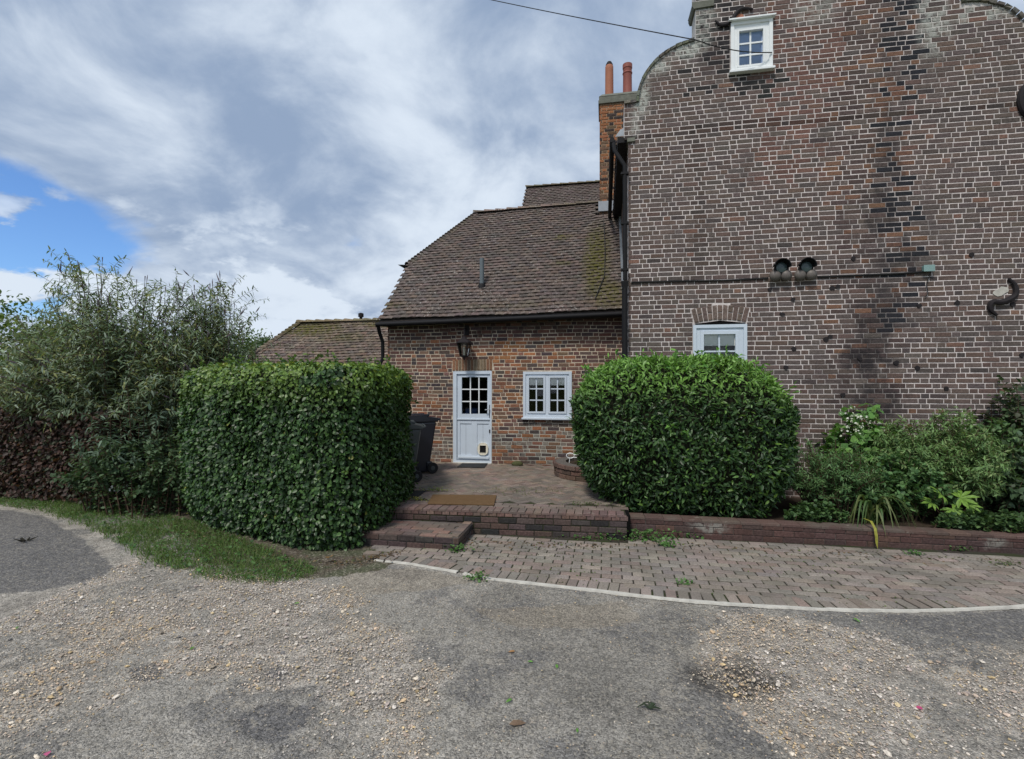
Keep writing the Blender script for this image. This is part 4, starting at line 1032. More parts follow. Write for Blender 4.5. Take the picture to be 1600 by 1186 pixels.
# wall lantern
lan = thing('wall_lantern', 'black metal coach lantern with glass panes above the cottage door', 'lantern', (-3.142, CV, 2.9), H)
b_ = MB(); b_.tube([(-3.142, CV-.01, 3.02), (-3.142, CV-.12, 3.06), (-3.142, CV-.22, 3.02), (-3.142, CV-.23, 2.88)], .014, 8); b_.box(-3.19, -3.10, CV-.03, CV+.0, 2.92, 3.12); b_.build('bracket', M_iron, lan, smooth=True)
LM = T3(-3.142, CV-.23, 2.47)
MB().lathe([(.045, .40), (.06, .36), (.165, .29), (.17, .27), (.15, .265)], 8, LM).build('cap', M_iron, lan)
MB().lathe([(.02, -.02), (.085, 0), (.095, .02), (.08, .025)], 8, LM).build('base_plate', M_iron, lan)
b_ = MB()
for k in range(8):
    a_ = 2*math.pi*k/8; b_.tube([(.09*math.cos(a_), .09*math.sin(a_), .02), (.145*math.cos(a_), .145*math.sin(a_), .27)], .006, 4, M=LM)
    a2 = 2*math.pi*(k+1)/8; rr = .12; b_.tube([(rr*math.cos(a_), rr*math.sin(a_), .15), (rr*math.cos(a2), rr*math.sin(a2), .15)], .005, 4, M=LM)
b_.build('cage', M_iron, lan)
for k in range(8):
    a_, a2 = 2*math.pi*k/8, 2*math.pi*(k+1)/8
    MB().add([(.087*math.cos(a_), .087*math.sin(a_), .02), (.087*math.cos(a2), .087*math.sin(a2), .02), (.142*math.cos(a2), .142*math.sin(a2), .27), (.142*math.cos(a_), .142*math.sin(a_), .27)], [(0, 1, 2, 3)], LM).build('pane', M_glass, lan)
MB().lathe([(.02, .02), (.025, .1), (.03, .16), (.01, .2)], 10, LM).build('bulb', M_cream, lan, smooth=True)
MB().lathe([(.004, -.07), (.016, -.05), (.012, -.02)], 8, LM).build('finial', M_iron, lan, smooth=True)

# ================================================================== LOW OUTBUILDING (left) and REAR BUILDING
lowb = thing('low_outbuilding', 'low outbuilding with a mossy hipped tiled roof behind the beech hedge', 'outbuilding', (-7, 5, 0), H)
lsl = .9
def lz(v): return 2.17+(v-3.3)*lsl
def lu(v): return -9.16-(5-v)*.62
r0 = MB(); A = (lu(3.3), 3.3, lz(3.3)); B = (-4.95, 3.3, lz(3.3)); Cc = (-4.95, 5, lz(5)); D = (-9.16, 5, lz(5)); A2 = (A[0], 6.7, A[2]); B2 = (-4.95, 6.7, B[2])
r0.add([A, B, Cc, D], [(0, 1, 2, 3)]); r0.add([A, D, A2], [(0, 1, 2)]); r0.add([D, Cc, B2, A2], [(0, 1, 2, 3)]); lr = r0.build('roof', M_roofbase, lowb)
wl_ = MB(); wl_.box(lu(3.3)+.25, -4.95, 3.55, 6.4, 0, 2.3); wl_.build('wall', M_cbrick, lowb, tint=False)
bt = Batch(TL); r_ = random.Random(44); s2b = Vector((0, 1, lsl)).normalized(); n2b = Vector((0, -lsl, 1)).normalized()
row = 0
while 3.3+row*.115*s2b.y < 4.98:
    vv = 3.3+row*.115*s2b.y; u = -10.4+.083*(row % 2)
    while u < -4.95:
        if u > lu(vv): tile_at(bt, Vector((u, vv, lz(vv)+.02*math.sin(u*2+row*.2)))+n2b*.022, Vector((1, 0, 0)), s2b, n2b, r_, t=cvar(r_.choice([(.13, .098, .08), (.115, .09, .075), (.10, .082, .07), (.145, .105, .082), (.16, .125, .10)]), .22, r_))
        u += .166
    row += 1
bt.emit('roof_tile', M_roof, lr, H, 300, 'roof_tiles', hide=[(250, 655, 567, 900), (606, 1600, 0, 1186)])
bt = Batch(BN); u = -9.25
while u < -5: bt.add(T3(u, 5, lz(5)+.02) @ Matrix.Rotation(R(-90), 4, 'Z') @ S3(.24, .31, .2), cvar((.15, .125, .075), .25, r_)); u += .30
e0, d0 = Vector(A), Vector(D)
for k in range(20):
    p = e0+(d0-e0)*(k/20)+Vector((0, 0, .03)); M = Matrix([list(x) for x in frames(np.array([p]), np.array([(d0-e0).normalized()]), np.array([(-.3, -.5, 1.0)]), np.array([[.2, .14, .2]]))[0]]); bt.add(M, cvar((.14, .11, .08), .25, r_))
bt.emit('ridge_tile', M_roof, lr, H, 300)
vp = uz(564, 503, 5.0); MB().tube([(vp.x, 5, 3.6), (vp.x, 5, vp.z+.16)], .045, 10).lathe([(.075, 0), (.075, .1), (.03, .12)], 12, T3(vp.x, 5, vp.z+.14)).build('vent_pipe', M_iron, lowb, smooth=True)

rear = thing('rear_building', 'further building whose plain tiled roof shows above the cottage ridge', 'building', (-1.5, 9, 0), H)
rr_ = MB(); zr = lambda v: 8.78-(9-v)*1.1 if v < 9 else 8.78-(v-9)*1.1
rr_.prism([(-12, zr(12)), (-9, 8.74), (-6.2, zr(6.2)), (-6.3, zr(6.2)-.1), (-9, 8.6), (-11.9, zr(12)-.1)], [], .0, 3.1, T3(-3.08, 0, 0) @ Matrix.Rotation(R(-90), 4, 'Z')); rro = rr_.build('roof', M_roofbase, rear)
MB().box(-3.0, -.05, 6.6, 11.4, 0, 5.5).build('wall', M_cmort, rear)
MB().prism([(-11.4, 5.5), (-6.6, 5.5), (-9, 8.4)], [], .0, .2, T3(-3.0, 0, 0) @ Matrix.Rotation(R(-90), 4, 'Z')).build('gable_wall', M_cmort, rear)
bt = Batch(TL); r_ = random.Random(51); s2c = Vector((0, 1, 1.1)).normalized(); n2c = Vector((0, -1.1, 1)).normalized()
for row in range(41):
    vv = 6.2+row*.115*s2c.y; u = -3.02+.083*(row % 2)
    while u < 0:
        if vv < 8.98: tile_at(bt, Vector((u, vv, zr(vv)-.02))+n2c*.022, Vector((1, 0, 0)), s2c, n2c, r_, t=cvar((.10, .078, .07), .18, r_))
        u += .166
bt.emit('roof_tile', M_roof, rro, H, 0, 'roof_tiles')
bt = Batch(BN); u = -3.1
while u < -.1: bt.add(T3(u, 9, 8.78) @ Matrix.Rotation(R(-90), 4, 'Z') @ S3(.24, .31, .2), cvar((.14, .12, .08), .25, r_)); u += .30
bt.emit('ridge_tile', M_roof, rro, H, 300)

# ================================================================== THINGS ON THE GABLE
def floodlight(u, z, sgn, label):
    o = thing('floodlight', label, 'floodlight', (u, 0, z), H, 'twin-bell alarm floodlights on the gable')
    Mx = T3(u, 0, z+.115) @ Matrix.Rotation(R(90), 4, 'X')      # lathe axis z -> -v
    b_ = MB(); b_.lathe([(.075, .0), (.095, .06), (.10, .10), (.085, .10), (.08, .08)], 18, Mx); b_.build('lamp_body', M_black, o, smooth=True)
    hd = MB(); n = 12; vs = []; fs = []
    for k in range(n+1):
        a_ = R(-5)+R(175)*k/n
        for (rr, y) in ((.10, -.03), (.122, -.20), (.112, -.20), (.092, -.03)): vs.append((u-.01*sgn+rr*math.cos(a_), y, z+.115+rr*math.sin(a_)))
    for k in range(n):
        for j in range(4): fs.append((k*4+j, k*4+(j+1) % 4, k*4+4+(j+1) % 4, k*4+4+j))
    hd.add(vs, fs).build('hood', M_black, o)
    MB().lathe([(.078, .085), (.075, .105), (.05, .115), (.01, .118)], 18, Mx).build('lens', plain('dull_lens', (.05, .075, .08), .25, .5), o, smooth=True)
    for dx in (-.077, .077):
        Mb = T3(u+dx, 0, z) @ Matrix.Rotation(R(90), 4, 'X')
        MB().lathe([(.03, 0), (.035, .05), (.083, .06), (.085, .075), (.07, .10), (.04, .12), (.012, .126)], 20, Mb).build('bell', plain('grey_brown_bell', (.12, .105, .095), .5, .4), o, smooth=True)
    MB().box(u-.1, u+.1, -.04, -.001, z-.02, z+.03).build('mounting_plate', M_iron, o)
floodlight(2.257, 3.582, 1, 'left of two black hooded wall lamps with twin round bells')
floodlight(2.606, 3.578, 1, 'right of two black hooded wall lamps with twin round bells, nearer the cable box')
cb = MB(); pts = [uz(x, y, 0) for x, y in ((986, 441), (1060, 440), (1130, 439), (1200, 435))]; pts = [(p.x, -.012, p.z+random.uniform(-.006, .006)) for p in pts]
cb.tube(pts, .013, 6); cb.tube([(p.x, -.012, p.z) for p in (uz(1277, 433, 0), uz(1350, 430, 0), uz(1400, 428, 0), uz(1442, 425, 0))], .014, 6)
cbo = cb.build('wall_cable', M_rubber, None, H, smooth=True); tag(cbo, 'dark cable clipped across the brown gable wall at lamp height', 'cable')
jb = thing('junction_box', 'small grey-green junction box with a dangling wire, on the gable', 'junction box', (4.25, 0, 3.61), H)
MB().box(4.185, 4.32, -.06, -.001, 3.575, 3.655).build('box_body', plain('verdigris_plastic', (.16, .27, .26), .5), jb, bevel=.008)
MB().box(4.18, 4.325, -.068, -.0605, 3.565, 3.66).build('cover', plain('verdigris_cover', (.20, .31, .30), .5), jb, bevel=.004)
MB().tube([(4.29, -.03, 3.575), (4.27, -.03, 3.50), (4.24, -.02, 3.4), (4.26, -.02, 3.25), (4.22, -.02, 3.2)], .006, 5).build('wire', M_rubber, jb)
def tie(pts, rs, label, stain=None):
    b_ = MB(); P3 = [(p[0], -.022, p[1]) for p in pts]; b_.tube(P3, [k*.8 for k in rs], 8)
    o = b_.build('wall_tie', M_iron, None, H, smooth=True); tag(o, label, 'wall tie', 'S-shaped iron wall ties on the gable'); return o
def spl(P_, n=6):
    out = []
    for i in range(len(P_)-1):
        p0 = Vector(P_[max(i-1, 0)]); p1 = Vector(P_[i]); p2 = Vector(P_[i+1]); p3 = Vector(P_[min(i+2, len(P_)-1)])
        for k in range(n):
            t_ = k/n; out.append(.5*((2*p1)+(p2-p0)*t_+(2*p0-5*p1+4*p2-p3)*t_*t_+(3*p1-p0-3*p2+p3)*t_**3))
    out.append(Vector(P_[-1])); return out
def uzp(*pp): return [(uz(x, y, 0).x, uz(x, y, 0).z) for x, y in pp]
p_ = spl(uzp((1117, 34), (1127, 41), (1141, 36), (1150, 22), (1160, 15), (1176, 16))); tie(p_, [.018+.022*math.sin(math.pi*i/(len(p_)-1)) for i in range(len(p_))], 'curved black iron wall tie just above the top window')
p_ = spl(uzp((1574, 436), (1584, 446), (1584, 462), (1566, 472), (1548, 473), (1546, 484), (1556, 493))); tie(p_, [.022+.03*math.sin(math.pi*i/(len(p_)-1)) for i in range(len(p_))], 'S-shaped black iron wall tie right of the cable box')
p_ = spl(uzp((1608, 128), (1596, 140), (1592, 158), (1598, 176), (1612, 186), (1630, 182))); tie(p_, [.022+.03*math.sin(math.pi*i/(len(p_)-1)) for i in range(len(p_))], 'black iron wall tie cut by the right edge, high on the gable')
# mortar patch by the tie and black plugs in the wall
for i, (x, y) in enumerate(((1300, 450), (1309, 448), (1290, 530), (1297, 526), (1343, 560), (1400, 567), (1433, 575), (1478, 607), (1317, 617), (1436, 478), (1582, 476), (1240, 545), (1228, 574), (1203, 452), (1239, 468), (1222, 491), (1333, 404), (1495, 473), (1518, 398), (1596, 555))):
    p_ = uz(x, y, 0); b_ = MB(); r_ = random.Random(i); n = 9
    ring = [((.028+.014*r_.random())*math.cos(6.283*k/n)+p_.x, (.024+.016*r_.random())*math.sin(6.283*k/n)+p_.z) for k in range(n)]
    b_.prism(ring, [], -.012, .003); o = b_.build('iron_plug', M_iron, gw)
b_ = MB(); r_ = random.Random(3); c0 = uz(1567, 455, 0)
b_.prism([(c0.x-.02+.075*math.cos(6.283*k/12)*(1+.5*r_.random()), c0.z+.045*math.sin(6.283*k/12)*(1+.6*r_.random())+.4*.075*math.cos(6.283*k/12)) for k in range(12)], [], -.006, .003); b_.build('mortar_patch', M_conc, gw)
c0 = uz(1156, 28, 0); MB().prism([(c0.x+.06*math.cos(6.283*k/10), c0.z+.06*math.sin(6.283*k/10)) for k in range(10)], [], -.010, .003).build('bare_brick_patch', M_pot, gw)
# overhead wire
wr = MB(); a_ = Vector((-.4, 9.0, 1.95+598*9.0/780+1.0)); a_ = Vector(((745-800)/F*11, 11, CAMH+(HZ+5)/F*11)); b1 = H2W(*uz(1085, 62, -.6)); c1 = H2W(*uz(1206, 82, -.05))
pts = [a_.lerp(b1, k/12)-Vector((0, 0, -.0+.015*math.sin(math.pi*k/12))) for k in range(13)]+[b1.lerp(c1, k/5)-Vector((0, 0, .01*k*(5-k))) for k in range(1, 6)]
far = a_+(a_-b1)*3; wr.tube([far]+pts, .008, 5); tag(wr.build('overhead_wire', M_rubber), 'thin overhead wire running down to the top window', 'wire')

# ================================================================== BINS, MATS, PLANTER
def bin_(x, y, rz_, mat, label, sc=1.0):
    o = thing('wheelie_bin', label, 'bin', (0, 0, 0), W, 'wheelie bins behind the beech hedge'); o.location = (x, y, PZ+.003); o.rotation_euler = (0, 0, rz_); o.scale = (sc,)*3; OFF[o.name] = Matrix.Identity(4)
    b_ = MB(); b_.frustum((-.235, .235, -.25, .22, .03), (-.285, .285, -.345, .345, .93)); b_.build('body', mat, o, bevel=.03)
    MB().frustum((-.30, .30, -.36, .37, .93), (-.30, .30, -.36, .37, .965)).build('rim', mat, o, bevel=.01)
    l_ = MB(); n = 8; pr_ = [(-.40+.80*k/n, .975+.085*math.sin(math.pi*(k/n)**.75)+(.0)) for k in range(n+1)]
    l_.prism([(a, b) for a, b in pr_]+[(.40, .955), (-.40, .955)], [], -.305, .305, Matrix.Rotation(R(90), 4, 'Z')); lo = l_.build('lid', mat, o, bevel=.012, smooth=False)
    for x_ in (-.15, .15): MB().box(x_-.02, x_+.02, -.25, .25, 1.02, 1.066).build('lid_rib', mat, lo, bevel=.008)
    hb = MB(); hb.tube([(-.24, .345, .95), (-.24, .425, .975), (.24, .425, .975), (.24, .345, .95)], .016, 8); hb.build('handle', mat, o, smooth=True)
    for s_ in (-1, 1):
        wm = MB(); Mw = T3(s_*.27, .27, .10) @ Matrix.Rotation(R(90), 4, 'Y'); wm.lathe([(.03, -.025), (.09, -.03), (.10, -.02), (.10, .02), (.09, .03), (.03, .025)], 20, Mw); wo = wm.build('wheel', M_rubber, o, smooth=True)
        MB().lathe([(.035, -.034), (.04, -.03), (.04, .03), (.035, .034)], 12, Mw).build('hub', M_bing, wo)
    MB().tube([(-.27, .27, .10), (.27, .27, .10)], .012, 6).build('axle', M_iron, o)
    MB().box(-.27, .27, .16, .27, .04, .22).build('wheel_housing', mat, o, bevel=.02)
    return o
bin_(-1.80, 9.12, R(-62), M_binb, 'black wheelie bin with closed lid standing nearest the cottage door')
bin_(-1.88, 8.42, R(-75), M_bing, 'dark grey-green wheelie bin half hidden by the beech hedge', .93)

def mat_obj(name, pts, z, h, m, label, fr=W):
    b_ = MB(); n = len(pts); b_.add([(p[0], p[1], z) for p in pts]+[(p[0], p[1], z+h) for p in pts], [tuple(range(n, 2*n)), tuple(reversed(range(n)))]+[(i, (i+1) % n, (i+1) % n+n, i+n) for i in range(n)])
    o = b_.build(name, m, None, bevel=.004); return tag(o, label, 'doormat')
mz = PZ+.006
mat_obj('doormat', [gd(668, 789, PZ), gd(772, 791, PZ), gd(776, 776, PZ), gd(676, 775, PZ)], mz, .018, M_coir, 'orange-brown coir doormat at the top of the step')
mat_obj('doormat', [gd(714, 731, PZ), gd(757, 732, PZ), gd(762, 725, PZ), gd(722, 725, PZ)], mz, .012, M_rubber, 'black rubber mat at the foot of the stable door')
mat_obj('doormat', [gd(628, 781, PZ), gd(652, 778, PZ), gd(666, 768, PZ), gd(630, 768, PZ)], mz, .012, M_rubber, 'dark mat beside the hedge and the bins')

plt = thing('round_brick_planter', 'low curved brick planter against the cottage wall beside the laurel hedge', 'planter', (-.85, 1.0, PZ), H)
pcx, pcy, prad = -.62, .95, .82
pcx, pcy, prad = -.55, .72, .72
b_ = MB(); b_.lathe([(prad-.02, PZ-.01), (prad-.02, PZ+.24), (prad-.2, PZ+.24), (prad-.2, PZ+.16)], 26, T3(pcx, pcy, 0)); b_.build('planter_core', M_dmort, plt)
bt = Batch(BR); r_ = random.Random(77)
for row in range(3):
    n = 22
    for k in range(n):
        a_ = 2*math.pi*(k+.5*(row % 2))/n; rr = prad+(-.0 if row < 2 else .02)
        bt.add(T3(pcx, pcy, PZ+.04+row*.082) @ Matrix.Rotation(a_, 4, 'Z') @ T3(0, -rr+.03, 0) @ S3(2*math.pi*rr/n-.012, .06, .07), cvar((.13, .085, .07), .25, r_))
bt.emit('brick', M_wbrick, plt, H, 300)
MB().lathe([(prad-.2, PZ+.1), (prad-.2, PZ+.19)], 26, T3(pcx, pcy, 0)).build('soil', M_soil, plt)
# white wire ornament by the planter
hk = MB(); c0 = uz(893, 712, .6); pts = [(c0.x+.07*math.cos(t_)-.02, .6, c0.z+.045*math.sin(t_)) for t_ in np.linspace(0, 6.0, 14)]; hk.tube(pts, .008, 5); hk.tube([(c0.x+.04, .6, c0.z+.02), (c0.x+.14, .6, c0.z+.02), (c0.x+.14, .6, c0.z-.03), (c0.x+.0, .6, c0.z-.035)], .007, 5); hk.tube([(c0.x-.03, .6, c0.z-.04), (c0.x-.045, .58, PZ+.18)], .006, 5)
tag(hk.build('garden_hook', M_paintw, None, H), 'small white looped wire stake in the curved brick planter', 'garden ornament')
st = MB(); c0 = uz(808, 737, 1.42)
bm = bmesh.new(); bmesh.ops.create_icosphere(bm, subdivisions=2, radius=1)
V_ = [((v_.co.x*.12+c0.x)*1, v_.co.y*.07+1.44, v_.co.z*.06*(1+.2*random.random())+PZ+.03) for v_ in bm.verts]; Fc = [tuple(x.index for x in f.verts) for f in bm.faces]; bm.free()
st.add(V_, Fc); tag(st.build('mossy_stone', plain('mossy_stone', (.07, .075, .035), .95, .1, .4, 20), None, H, smooth=True), 'small mossy stone at the foot of the cottage wall', 'stone')

# ================================================================== VEGETATION HELPERS
def nrm(a): return a/np.linalg.norm(a, axis=1, keepdims=True).clip(1e-6)
def leaf_tints(n, pal, var=.25, wts=None):
    pal = np.array(pal); k = rng.choice(len(pal), n, p=wts); return pal[k]*rng.uniform(1-var, 1+var, (n, 1))

# ---- clipped beech hedge
def chaikin(p, n=3):
    for _ in range(n): p = [q for a, b in zip(p, p[1:]+p[:1]) for q in ((a[0]*.8+b[0]*.2, a[1]*.8+b[1]*.2), (a[0]*.2+b[0]*.8, a[1]*.2+b[1]*.8))]
    return p
HP = np.array(chaikin([(-1.76, 5.34), (-1.43, 8.0), (-4.2, 8.7), (-5.05, 7.22)]))
HC = HP.mean(0); HT = 2.17
per = np.vstack([HP, HP[:1]]); seg = np.linalg.norm(np.diff(per, axis=0), axis=1); cum = np.concatenate([[0], np.cumsum(seg)])
def hedge_pt(s, z, extra=0.0):
    s = (s % 1)*cum[-1]; i = np.clip(np.searchsorted(cum, s)-1, 0, len(seg)-1); f = (s-cum[i])/seg[i]
    p = per[i]+(per[i+1]-per[i])*f[:, None]; dv_ = (per[i+1]-per[i])/seg[i][:, None]; n2 = np.stack([dv_[:, 1], -dv_[:, 0]], -1)
    ins = .22*np.clip((z-(HT-.25))/.25, 0, 1)**2+.10*np.clip((.4-z)/.4, 0, 1)**1.5+extra+.20*(fbm(s*1.3, z*1.3, 3)-.5)-.03
    p = p-n2*ins[:, None]; return np.concatenate([p, z[:, None]], 1), np.concatenate([n2, np.zeros((len(s), 1))], 1)
hedge = thing('beech_hedge', 'clipped dark green beech hedge block left of the brick step', 'hedge', (HC[0], HC[1], 0))
core = MB(); ns, nz = 60, 12
ss = np.linspace(0, 1, ns, endpoint=False); zs = np.linspace(.08, HT-.08, nz); cv = []
for z_ in zs: cv += [tuple(q) for q in hedge_pt(ss, np.full(ns, z_), .13)[0]]
core.add(cv+[(HC[0], HC[1], HT-.06)], [(j*ns+i, j*ns+(i+1) % ns, (j+1)*ns+(i+1) % ns, (j+1)*ns+i) for j in range(nz-1) for i in range(ns)]+[((nz-1)*ns+i, (nz-1)*ns+(i+1) % ns, nz*ns) for i in range(ns)])
core.build('twigs', M_core, hedge)
bt = Batch(LF_BEECH)
def hedge_leaves(n, extra, dark):
    s = rng.random(n); z = .02+(HT-.02)*rng.random(n); p, nn = hedge_pt(s, z, extra+rng.uniform(-.05, .05, n)+.04*(vnoise(s*160, z*9, 8)-.5))
    rn = rng.normal(0, 1, (n, 3)); Nn = nrm(nn+.45*rn*np.array([1, 1, .6])+np.array([0, 0, .45])); Tt = nrm(np.stack([rn[:, 1]*.6, rn[:, 2]*.6, -.55+.45*rng.normal(0, 1, n)], -1)+nn*.55)
    S = rng.uniform(.036, .066, n)
    c = leaf_tints(n, [(.036, .082, .022), (.024, .058, .018), (.046, .102, .027), (.068, .138, .036), (.026, .052, .02)], .32)
    hi = np.clip((z-(HT-.55))/.45, 0, 1)*(fbm(s*22, z*3, 6) > .36)*rng.random(n)**.7; c = c*(1-hi[:, None]*.9)+np.array([.19, .29, .05])*hi[:, None]*.9  # leaves brighten towards the hedge top: light from above put into colour
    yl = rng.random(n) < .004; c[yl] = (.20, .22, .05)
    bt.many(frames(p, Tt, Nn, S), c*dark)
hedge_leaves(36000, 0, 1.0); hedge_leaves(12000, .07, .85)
n = 9000; a = rng.random(n); rr = np.sqrt(rng.random(n)); p0, _ = hedge_pt(a, np.full(n, HT-.05), .1); p = p0.copy(); p[:, :2] = HC+(p0[:, :2]-HC)*rr[:, None]; p[:, 2] = HT-.06+.07*rng.random(n)+.14*(fbm(p[:, 0]*2, p[:, 1]*2, 9)-.5)
rn = rng.normal(0, 1, (n, 3)); bt.many(frames(p, nrm(rn*np.array([1, 1, .5])+np.array([0, 0, .35])), nrm(rng.normal(0, .5, (n, 3))+np.array([0, 0, 1])), rng.uniform(.04, .075, n)), leaf_tints(n, [(.14, .25, .045), (.20, .29, .055), (.08, .16, .035), (.26, .29, .06)], .25))  # top leaves take a brighter palette, the lit top put into colour
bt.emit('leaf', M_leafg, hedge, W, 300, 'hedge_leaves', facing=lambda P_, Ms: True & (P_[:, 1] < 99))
b_ = MB()
for k in range(26):
    s = np.array([random.random()]); p, nn = hedge_pt(s, np.array([.3]), .15); q = p[0]; b_.tube([(q[0]*.98+HC[0]*.02, q[1]*.98+HC[1]*.02, 0), (q[0], q[1], .35)], [.016, .008], 5)
b_.build('stem', M_bark, hedge)

# ---- laurel hedge (superellipsoid)
laurel = thing('laurel_hedge', 'rounded glossy laurel hedge in front of the brown gable', 'hedge', (.67, -.87, .19), H)
LC = np.array([.66, -.80, 1.20]); LR = np.array([1.41, .90, 1.06]); pw = 3.4
def sup(n, k=1.0):
    d_ = nrm(rng.normal(0, 1, (n, 3))*LR); q = (np.abs(d_/LR)**pw).sum(1)**(-1/pw); p = d_*q[:, None]
    nn = nrm(np.sign(p)*np.abs(p/LR)**(pw-1)/LR); wob = .20*(fbm(p[:, 0]*2.2+p[:, 1], p[:, 2]*2.2, 12)-.5)
    tp = np.clip((-.2-p[:, 2])/.85, 0, 1)*.10; p = p*k; p = p+nn*wob[:, None]; p[:, 0] *= 1-tp; p[:, 1] *= 1-tp*.5
    p[:, 2] -= .30*np.clip(p[:, 0]/1.5, 0, 1)**3*np.clip(p[:, 2]/1.0, 0, 1)
    return p+LC, nn
bm = bmesh.new(); bmesh.ops.create_icosphere(bm, subdivisions=4, radius=1); V_ = np.array([v_.co[:] for v_ in bm.verts]); Fc = [tuple(x.index for x in f.verts) for f in bm.faces]; bm.free()
q = (np.abs(V_/LR)**pw).sum(1)**(-1/pw); V_ = V_*q[:, None]*.93; tp = np.clip((-.2-V_[:, 2])/.85, 0, 1)*.13; V_[:, 0] *= 1-tp; V_[:, 1] *= 1-tp; V_[:, 2] -= .30*np.clip(V_[:, 0]/1.5, 0, 1)**3*np.clip(V_[:, 2]/1.0, 0, 1); V_ = V_+LC
MB().add([tuple(x) for x in V_], Fc).build('twigs', M_core, laurel)
bt = Batch(LF_LAUREL)
def laurel_leaves(n, k, dark):
    p, nn = sup(n, k); keep = p[:, 2] > .24; p, nn = p[keep], nn[keep]; n = len(p); p = p+nn*rng.uniform(-.05, .045, n)[:, None]
    rn = rng.normal(0, 1, (n, 3)); Tt = nrm(nn*.45+rn*.75+np.array([0, 0, .15])); Nn = nrm(nn*.7+.4*rng.normal(0, 1, (n, 3))+np.array([0, 0, .5]))
    S = rng.uniform(.045, .095, n); c = leaf_tints(n, [(.030, .070, .020), (.022, .054, .018), (.046, .100, .026), (.080, .165, .038)], .3, [.35, .27, .27, .11])
    young_lit = np.clip(nn[:, 2]*2.0-.15+(p[:, 2]-1.75)*1.3, 0, 1)*rng.uniform(.3, 1, n); c = c*(1-young_lit[:, None])+np.array([.20, .38, .075])*young_lit[:, None]  # upward-facing leaves paler: new growth plus top light painted into the tint
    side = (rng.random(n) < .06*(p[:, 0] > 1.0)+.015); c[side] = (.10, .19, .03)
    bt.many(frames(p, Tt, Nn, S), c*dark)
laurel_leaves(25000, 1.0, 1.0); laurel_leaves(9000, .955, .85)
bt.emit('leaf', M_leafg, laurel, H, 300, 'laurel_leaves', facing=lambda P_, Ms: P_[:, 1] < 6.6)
b_ = MB()
for k in range(9): x_ = random.uniform(-.1, 1.7); b_.tube([(x_, -1.0+random.uniform(-.3, .3), .18), (x_+random.uniform(-.1, .1), -1.0, .6)], [.03, .02], 6)
b_.build('stem', M_bark, laurel)

def strays(parent, pts, mat, L0, pal, tms, frame=W):
    bt = Batch(tms); st_ = MB(); g = np.random.default_rng(5)
    for (p, nn) in pts:
        p = Vector(p); d_ = (Vector(nn)*.6+Vector(g.normal(0, .35, 3))+Vector((0, 0, .55))).normalized(); L = g.uniform(.07, .2); st_.tube([p-d_*.08, p+d_*L*.5, p+d_*L], [.003, .0025, .0015], 3)
        for k in range(7):
            q = p+d_*L*(k+1)/7; sd_ = Vector(g.normal(0, 1, 3)).normalized(); t_ = (sd_+d_*.8).normalized(); bt.many(frames(np.array([q[:]]), np.array([t_[:]]), nrm(g.normal(0, .5, (1, 3))+np.array([[0, 0, 1]])), np.array([L0*g.uniform(.6, 1.1)])), np.array([pal[k % len(pal)]]))
    bt.emit('leaf', mat, parent, frame, 0, 'stray_shoots'); st_.build('stray_stems', M_twig, parent, kind='stuff')
pp = []
for k in range(90):
    s = np.array([random.random()]); z_ = HT-.02 if random.random() < .6 else random.uniform(.3, HT); p, nn = hedge_pt(s, np.array([z_])); q = p[0].copy()
    if z_ > HT-.05: q[:2] = HC+(q[:2]-HC)*math.sqrt(random.random())
    pp.append((q, nn[0] if z_ < HT-.05 else np.array([0, 0, 1.])))
strays(hedge, pp, M_leaf, .06, [(.12, .19, .04), (.08, .15, .04), (.05, .10, .03)], LF_BEECH)
p, nn = sup(420); pp = [(p[i], nn[i]) for i in range(len(p)) if p[i][2] > .6 and (nn[i][2] > .4 or i % 4 == 0)][:110]
strays(laurel, pp, M_leaf, .085, [(.17, .36, .06), (.12, .28, .05), (.08, .20, .04)], LF_LAUREL, H)

